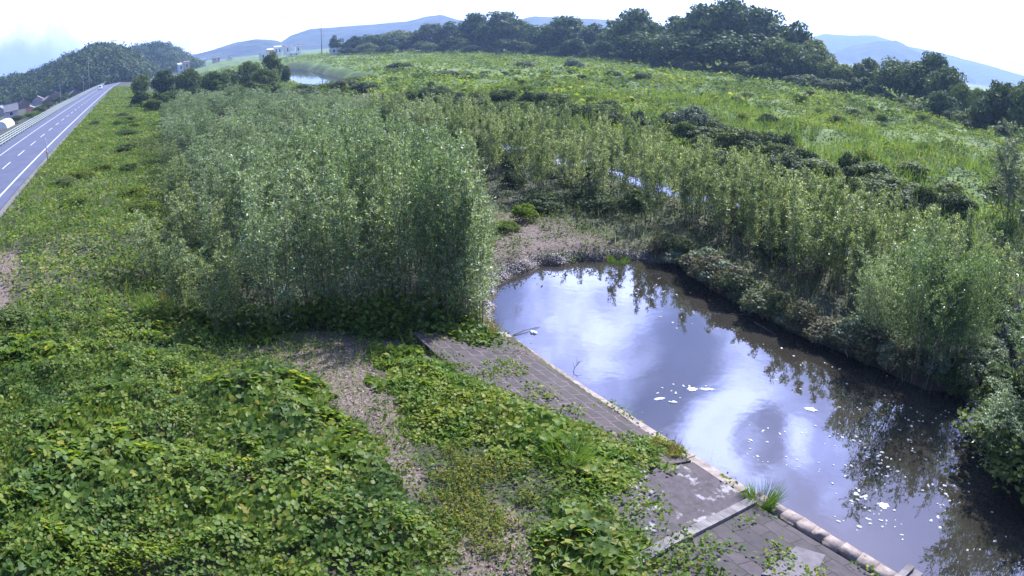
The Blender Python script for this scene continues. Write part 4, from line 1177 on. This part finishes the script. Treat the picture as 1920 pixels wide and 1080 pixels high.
def foam():
    zones = [  # polygon in the photo, how many, size, label
        ([(1560, 740), (1690, 730), (1720, 830), (1680, 900), (1540, 900), (1500, 820)], 70, 1.0, 'pale foam fleck in the drift on the pond below the reflected willows'),
        ([(1700, 760), (1780, 770), (1830, 860), (1780, 900), (1700, 850)], 32, .9, 'yellowish foam fleck on the dark water below the big willow clump'),
        ([(1560, 900), (1720, 890), (1700, 1020), (1600, 1020), (1550, 950)], 40, 1.15, 'pale foam fleck on the grey water off the lower stone edging'),
        ([(1720, 900), (1840, 900), (1900, 1010), (1800, 1050), (1720, 980)], 30, 1.0, 'foam fleck on the blackish water in the lower right'),
        ([(1390, 790), (1510, 790), (1530, 880), (1400, 870)], 26, .9, 'small foam fleck on the bright cloud reflection'),
        ([(1160, 515), (1300, 520), (1380, 600), (1260, 620), (1180, 570)], 30, 1.0, 'pale leaf-like fleck on the reflection near the top of the pond'),
        ([(1430, 640), (1560, 670), (1600, 730), (1450, 740)], 20, .9, 'pale fleck on the water under the willow strip'),
        ([(1220, 715), (1330, 725), (1320, 745), (1230, 760)], 12, 1.5, 'white foam piece of the broken line in the middle of the pond')]
    for poly, n, sc, lb in zones:
        A = np.array(poly); k = 0
        cl = [(rng.uniform(A[:, 0].min(), A[:, 0].max()), rng.uniform(A[:, 1].min(), A[:, 1].max())) for _ in range(7)]
        while k < n:
            if rng.uniform() < .5:
                c = cl[rng.integers(0, 7)]; px, py = c[0] + rng.normal() * 14, c[1] + rng.normal() * 9
            else: px, py = rng.uniform(A[:, 0].min(), A[:, 0].max()), rng.uniform(A[:, 1].min(), A[:, 1].max())
            if not inside(poly, np.array([px]), np.array([py]))[0]: continue
            d = ray(px, py); q = d * (-CAM_H / d[2])
            s, t = st(q[0], q[1])
            if float(sdist(POND, np.array([s]), np.array([t]))[0]) < .15: continue
            o = bpy.data.objects.new('foam_fleck', FOAM[rng.integers(0, 12)]); COL.objects.link(o)
            o.location = (q[0], q[1], .001); o.rotation_euler = (0, 0, rng.uniform(0, 6.28))
            f = sc * rng.uniform(.4, 1.15); o.scale = (f * rng.uniform(.8, 1.6), f, f)
            tag(o, lb, 'foam', 'foam flecks drifting on the pond'); k += 1
foam()
def crumpled(name, px, py, sx, sy, sz, mat, label, cat, z=None):
    bm = bmesh.new(); bmesh.ops.create_icosphere(bm, subdivisions=3, radius=1)
    for v in bm.verts:
        f = 1 + .28 * math.sin(v.co.x * 5 + px) * math.cos(v.co.y * 6 + py) + rng.normal() * .05
        v.co = Vector((v.co.x * sx * f, v.co.y * sy * f, max(v.co.z, -.35) * sz * f))
    me = bpy.data.meshes.new(name); bm.to_mesh(me); bm.free()
    o = link(name, me, mat); p = at(px, py); o.location = (p[0], p[1], (p[2] if z is None else z) + sz * .3)
    if z is not None:
        d = ray(px, py); q = d * (z - CAM_H) / d[2]; o.location = (q[0], q[1], z + sz * .2)
    o.rotation_euler = (0, 0, rng.uniform(0, 3)); tag(o, label, cat)
crumpled('plastic_bag', 1001, 373, .42, .30, .22, M['white_bag'], 'white plastic bag lying in the shade behind the littered bank', 'bag')
crumpled('plastic_bottle', 1240, 464, .14, .10, .12, M['white_bag'], 'small whitish bottle on the shore at the far side of the pond', 'bottle')
crumpled('foam_lump', 1000, 624, .16, .11, .06, M['white_bag'], 'white foam lump floating beside the thicket corner', 'foam lump', 0)
crumpled('foam_slab', 1520, 768, .20, .11, .03, M['white_bag'], 'largest bright white foam piece, alone on the pond below the willow strip', 'foam lump', 0)
crumpled('foam_patch', 1298, 730, .16, .13, .025, M['white_bag'], 'rounded white foam patch in the middle of the pond', 'foam lump', 0)
crumpled('foam_patch', 1326, 730, .24, .08, .02, M['white_bag'], 'elongated white foam patch right of the rounded one mid pond', 'foam lump', 0)
crumpled('foam_patch', 1236, 748, .20, .07, .02, M['white_bag'], 'curved white foam streak near the middle of the edging', 'foam lump', 0)
crumpled('foam_patch', 1656, 948, .16, .14, .02, M['foam'], 'cluster of foam at the border of the dark reflection', 'foam lump', 0)
def sticks():
    def branch(px, py, pts, r, label):
        d = ray(px, py); q = d * (-CAM_H) / d[2]
        sb = Solid()
        for k, pp in enumerate(pts): sb.tube(pp, [r * (1 - .7 * i / (len(pp) - 1)) * (1 if k == 0 else .6) for i in range(len(pp))], 5)
        o = link('dead_branch', sb.mesh('dead_branch'), M['bark']); o.location = (q[0], q[1], 0); tag(o, label, 'branch')
    branch(1072, 700, [[(0, 0, -.2), (.1, .15, .12), (.28, .35, .3)], [(.14, .2, .16), (.3, .2, .34)], [(.2, .27, .22), (.2, .45, .4)], [(.24, .3, .26), (.42, .42, .28)], [(.1, .15, .12), (.05, .3, .3)]], .016, 'dead twig with a few prongs sticking out of the water by the edging')
    branch(960, 628, [[(0, -.1, .02), (.5, .3, .06), (1.1, .75, .02)], [(.7, .45, .05), (1.0, .4, .12)]], .022, 'thin dead branch floating beside the thicket corner')
    branch(1380, 592, [[(0, 0, .02), (.4, .1, .05), (.9, -.1, .02)]], .02, 'pale stick floating along the foot of the willow strip')
    branch(1430, 622, [[(-.3, .3, .3), (.2, -.1, .1), (.6, -.4, -.05)], [(0, .05, .2), (.3, .2, .02)]], .02, 'bare branch dipping into the pond from the willow strip')
sticks()

# ------------------------------------------------------------------ along the road
M['pole_grey'] = plain_mat('pole_grey', (.26, .27, .32), .6, .15, 8)
M['fence_pale'] = plain_mat('fence_pale', (.42, .47, .45), .6, .15, 5)
M['orange'] = plain_mat('orange', (.65, .22, .06), .5, .1, 8)
M['white_paint'] = plain_mat('white_paint', (.78, .79, .82), .45, .05, 6)
M['glass_dark'] = plain_mat('glass_dark', (.03, .035, .045), .12, .1, 6)
M['tyre'] = plain_mat('tyre', (.02, .02, .02), .85, .1, 6)
def roadside():
    p = at(90, 305)
    r = empty('marker_post', (p[0], p[1], p[2])); tag(r, 'tall slim blue-grey marker post with an orange band at the road edge', 'post')
    sb = Solid(); sb.tube([(0, 0, -.3), (0, 0, 2.35)], .055, 10); link('pole', sb.mesh('pole', True), M['pole_grey'], r)
    sb = Solid(); sb.tube([(0, 0, .92), (0, 0, 1.18)], .075, 10); link('reflector_band', sb.mesh('reflector_band', True), M['orange'], r)
    sb = Solid(); sb.tube([(0, 0, 2.35), (0, 0, 2.42)], [.06, .03], 10); link('cap', sb.mesh('cap', True), M['white_paint'], r)
    # railing on the far side of the road
    r = empty('road_railing', (0, 0, 0)); tag(r, 'long pale railing with horizontal pipes along the far road edge', 'railing')
    ts = [60 + 2.5 * i for i in range(170)]
    def P(t, z): return (*xy(-21.15 + float(road_shift(t)), t), z)
    for z in (3.85, 4.2, 4.55, 4.9):
        sb = Solid(); sb.tube([P(t, z) for t in ts[::2]], .055, 5); link('rail', sb.mesh('rail'), M['fence_pale'], r)
    rest = Solid()
    for i, t in enumerate(ts):
        sb = Solid() if 8 < i < 108 else rest
        x, y, _ = P(t, 0); sb.tube([(x, y, 3.3), (x, y, 4.95)], .06, 5)
        if sb is not rest: link('post', sb.mesh('post'), M['fence_pale'], r)
    o = link('distant_posts', rest.mesh('distant_posts'), M['fence_pale'], r); o['kind'] = 'stuff'
    # white van far down the road
    t = 330.0; s = -16.6 + float(road_shift(t)); x, y = xy(s, t)
    v = empty('van', (x, y, 3.5), math.atan2(LY, LX) + math.pi); tag(v, 'tiny white van far down the levee road', 'van')
    bm = bmesh.new()
    prof = [(-2.2, .35), (2.1, .35), (2.2, .8), (1.75, 1.15), (1.2, 1.85), (-2.1, 1.9), (-2.25, 1.2)]
    f = [bm.verts.new((a, -.85, b)) for a, b in prof]; g = [bm.verts.new((a, .85, b)) for a, b in prof]
    bm.faces.new(f); bm.faces.new(g[::-1])
    for i in range(len(prof)): bm.faces.new((f[i], g[i], g[(i + 1) % len(prof)], f[(i + 1) % len(prof)]))
    bmesh.ops.recalc_face_normals(bm, faces=bm.faces)
    bmesh.ops.bevel(bm, geom=list(bm.edges), offset=.07, segments=2, affect='EDGES')
    me = bpy.data.meshes.new('body'); bm.to_mesh(me); bm.free(); link('body', me, M['white_paint'], v)
    sb = Solid(); sb.hexa([(1.74, -.7, 1.2), (1.80, -.7, 1.18), (1.80, .7, 1.18), (1.74, .7, 1.2), (1.27, -.66, 1.78), (1.33, -.66, 1.78), (1.33, .66, 1.78), (1.27, .66, 1.78)]); link('windscreen', sb.mesh('windscreen'), M['glass_dark'], v)
    for sx in (-1.4, 1.4):
        for sy in (-.8, .8):
            sb = Solid(); sb.tube([(sx, sy - .1, .33), (sx, sy + .1, .33)], .33, 14); link('wheel', sb.mesh('wheel'), M['tyre'], v)
roadside()

def pole(px, top, D, label, arms, w=.16, kind='utility_pole', cat='pole', verge=True):
    a, el = elev_az(px, top)
    if verge:                                     # stands just beyond the railing
        for D in np.arange(120, 600, 2.0):
            s, t = st(D * math.sin(a), D * math.cos(a))
            if s - float(road_shift(t)) < -23.6: break
    x, y = D * math.sin(a), D * math.cos(a); z = gz(x, y); H = CAM_H + D * el - z
    r = empty(kind, (x, y, z), -a); tag(r, label, cat)
    sb = Solid(); sb.tube([(0, 0, -.5), (0, 0, H)], [w, w * .6], 8); link('pole', sb.mesh('pole', True), M['pole_grey'], r)
    for dz, half in arms:
        sb = Solid(); sb.box(-half, half, -.06, .06, H - dz - .07, H - dz + .07)
        for q in (-half * .9, -half * .4, half * .4, half * .9): sb.tube([(q, 0, H - dz), (q, 0, H - dz + .3)], .05, 6)
        link('crossarm', sb.mesh('crossarm'), M['pole_grey'], r)
    return r, H
pole(165, 113, 230, 'tall pole with twin lamp heads before the wooded hill', [(.6, 1.2)], .13)
pole(155, 140, 235, 'shorter utility pole left of the tall twin headed pole', [(.5, .8), (1.2, .8)], .10)
pole(112, 158, 215, 'utility pole among the tiled roofs', [(.4, .8)], .09)
pole(602, 44, 440, 'dark far mast with short crossarms rising above the tree row', [(1.5, 1.6), (3.2, 1.8), (5.0, 1.6)], .34, 'power_mast', 'mast', False)

# ------------------------------------------------------------------ houses
WALLC = {'lilac': (.46, .44, .52), 'white': (.72, .72, .74), 'orange': (.56, .27, .18), 'brown': (.20, .15, .12), 'grey': (.34, .33, .35), 'pink': (.60, .48, .46)}
ROOFC = {'grey': (.17, .17, .20), 'blue': (.24, .26, .34), 'brown': (.20, .145, .135), 'tan': (.30, .24, .21), 'white': (.74, .75, .79), 'dark': (.10, .10, .115)}
for k, c in WALLC.items(): M['wall_' + k] = plain_mat('wall_' + k, c, .85, .15, .8)
def roof_mat(k, c):
    m = plain_mat('roof_' + k, c, .6, .2, .7)
    N, L, P = m.node_tree.nodes, m.node_tree.links, m.node_tree.nodes['Principled BSDF']
    tc = N.new('ShaderNodeTexCoord'); wv = N.new('ShaderNodeTexWave'); wv.inputs['Scale'].default_value = 1.2
    L.new(tc.outputs['Object'], wv.inputs['Vector']); bp = N.new('ShaderNodeBump'); bp.inputs['Strength'].default_value = .5; bp.inputs['Distance'].default_value = .06
    L.new(wv.outputs['Fac'], bp.inputs['Height']); L.new(bp.outputs[0], P.inputs['Normal'])
    return m
for k, c in ROOFC.items(): M['roof_' + k] = roof_mat(k, c)
def house(px, py, w, d, h, rh, rz, wall, roof, label, D=None, top=None, kind='house', cat='house', flat=False):
    if D is None:
        p = at(px, py); x, y, z = p
    else:
        a, el = elev_az(px, top); x, y = D * math.sin(a), D * math.cos(a); z = gz(x, y)
        tot = max(3.0, CAM_H + D * el - z); h = tot - rh
    r = empty(kind, (x, y, z - .1), rz); tag(r, label, cat)
    sb = Solid()
    W, Dp = w / 2, d / 2
    sb.box(-W, W, -Dp, Dp, -.5, h)
    if not flat:
        for sx in (-W, W - .1):
            n = len(sb.V); sb.V += [(sx, -Dp, h), (sx, Dp, h), (sx, 0, h + rh * .93), (sx + .1, -Dp, h), (sx + .1, Dp, h), (sx + .1, 0, h + rh * .93)]
            sb.F += [[n, n + 1, n + 2], [n + 3, n + 5, n + 4], [n, n + 2, n + 5, n + 3], [n + 1, n + 4, n + 5, n + 2]]
    link('wall', sb.mesh('wall'), M['wall_' + wall], r)
    sb = Solid(); o = .45
    if flat: sb.box(-W - .2, W + .2, -Dp - .2, Dp + .2, h + .003, h + .35)
    else:
        for sg in (-1, 1):
            e = Dp + o; z0 = h - rh * o / Dp; zt = h + rh
            q = [(-W - o, sg * e, z0), (W + o, sg * e, z0), (W + o, 0, zt), (-W - o, 0, zt)]
            if sg > 0: q = q[::-1]
            sb.hexa([(a, b, c) for a, b, c in q] + [(a, b, c + .22) for a, b, c in q])
        sb.box(-W - o, W + o, -.18, .18, h + rh + .1, h + rh + .38)
    link('roof', sb.mesh('roof'), M['roof_' + roof], r)
    n = max(1, int(w / 3.5))
    for i in range(n):
        cx = -W + (i + .5) * w / n
        for sg in (-1, 1):
            sb = Solid(); y0 = sg * (Dp + .02)
            sb.box(cx - .6, cx + .6, min(y0, y0 + sg * .05), max(y0, y0 + sg * .05), h * .45, h * .8)
            link('window', sb.mesh('window'), M['glass_dark'], r)
    sb = Solid(); sb.box(W + .01, W + .06, -.5, .5, 0, 2.0); link('door', sb.mesh('door'), M['wall_brown'], r)
    return r
A0 = math.atan2(LY, LX)
house(22, 221, 5.5, 6.0, 3.0, 2.6, A0 + 1.75, 'lilac', 'grey', 'house with a tall pale lilac gable wall beside the white tunnel')
house(2, 218, 9, 6, 2.8, 2.0, A0, 'grey', 'grey', 'grey roofed house behind the lilac gabled one at the picture edge')
house(57, 212, 6.5, 3.4, 2.1, .8, A0 + .1, 'orange', 'blue', 'low orange walled shed with a bluish roof')
house(46, 203, 9, 6.5, 2.8, 1.9, A0 + .2, 'brown', 'brown', 'brown tiled house behind the orange shed')
house(72, 196, 9, 6.5, 2.8, 1.9, A0 + .1, 'grey', 'tan', 'house with a tan tiled roof right of the brown tiled one')
house(92, 196, 8, 6, 2.6, 1.6, A0 + .3, 'brown', 'tan', 'house with a low pale curved looking roof nearest the railing')
house(104, 186, 9, 7, 2.8, 1.8, A0 + .1, 'brown', 'brown', 'brown roofed house before the big blue-grey roof')
house(134, 179, 11, 8, 4.2, 2.3, A0 + .1, 'white', 'blue', 'largest house with a blue-grey roof and a bright white end wall')
house(140, 184, 8, 6, 2.5, 1.7, A0 + .25, 'brown', 'grey', 'dark walled house with a grey roof below the largest house')
house(155, 175, 7, 5, 2.4, 1.4, A0 + .1, 'brown', 'grey', 'small grey roofed house nearest the tall twin headed pole')
def tunnel():
    p = at(7, 240); r = empty('vinyl_tunnel', (p[0], p[1], p[2]), A0); tag(r, 'white arched vinyl tunnel at the left picture edge', 'greenhouse')
    sb = Solid(); n = 10
    ring = [(-2.6 * math.cos(math.pi * i / n), 2.5 * math.sin(math.pi * i / n)) for i in range(n + 1)]
    for i in range(n):
        (a, b), (c, d) = ring[i], ring[i + 1]
        sb.face([(-7, a, b), (7, a, b), (7, c, d), (-7, c, d)])
    link('cover', sb.mesh('cover', True), M['white_paint'], r)
    for sx in (-7.02, 7.02):
        sb = Solid(); sb.face([(sx, a, b) for a, b in ring]); link('end_wall', sb.mesh('end_wall'), M['wall_white'], r)
tunnel()
for px, top, D, w, wall, roof, fl, lb in (
    (641, 86, 440, 15, 'white', 'white', True, 'long low white building right of the far mast'),
    (520, 86, 700, 7, 'white', 'white', False, 'bright white building under the left blue hill'),
    (506, 91, 690, 6, 'pink', 'white', False, 'small pinkish building left of the bright white one'),
    (538, 85, 720, 6, 'white', 'grey', False, 'white house right of the bright white building'),
    (558, 84, 720, 5, 'white', 'grey', False, 'small white house furthest right in the far town'),
    (496, 97, 520, 7, 'white', 'white', True, 'flat whitish building above the dark trees by the far water'),
    (549, 96, 520, 8, 'white', 'white', True, 'small white hut at the end of the green levee'),
    (430, 103, 800, 6, 'white', 'blue', True, 'pale block in the far town left of centre'),
    (405, 106, 800, 8, 'pink', 'grey', False, 'pinkish building in the far town'),
    (378, 110, 760, 8, 'white', 'blue', False, 'wide pale building in the far town'),
    (349, 114, 640, 5, 'pink', 'brown', False, 'pink walled house at the foot of the wooded hill'),
    (338, 118, 640, 5, 'white', 'white', False, 'white house leftmost in the far town')):
    house(px, 0, w, 8, 4, 1.2, -elev_az(px, top)[0] + .15, wall, roof, lb, D=D, top=top, kind='far_house' if not fl else 'far_building', cat='building', flat=fl)
for px, py, w, h, pr, lb in ((30, 232, 6, 3, 0, 'dark bush beside the white tunnel'), (75, 214, 6, 3.4, 4, 'light green bush right of the orange shed'), (62, 220, 7, 2.5, 5, 'light green bush in front of the orange shed'), (110, 193, 8, 3.6, 1, 'dark bush between the houses and the railing'), (122, 188, 7, 4, 4, 'green bush below the largest house'), (90, 204, 7, 3, 1, 'dark garden bush near the pale curved roof'), (15, 190, 12, 9, 5, 'large olive green bushy tree behind the lilac gable'), (35, 178, 14, 10, 4, 'green bushy tree behind the tiled roofs'), (70, 172, 14, 10, 1, 'dark bushy tree above the tan roof'), (120, 150, 14, 11, 5, 'pale olive bushy tree above the largest house')):
    put_bush(px, py, w, h, pr, lb, 'bushes among the roadside houses', 'garden_bush')

# ------------------------------------------------------------------ air
def haze():
    sb = Solid(); sb.box(-5000, 5000, -5000, 5000, -7.5, 260)
    m = bpy.data.materials.new('haze'); m.use_nodes = True
    N, L = m.node_tree.nodes, m.node_tree.links
    N.remove(N['Principled BSDF'])
    v = N.new('ShaderNodeVolumePrincipled')
    v.inputs['Color'].default_value = (.42, .60, 1.0, 1)
    v.inputs['Density'].default_value = HAZE
    v.inputs['Anisotropy'].default_value = .25
    L.new(v.outputs[0], N['Material Output'].inputs['Volume'])
    tag(link('haze', sb.mesh('haze'), m), kind='stuff')
HAZE = .00030
haze()
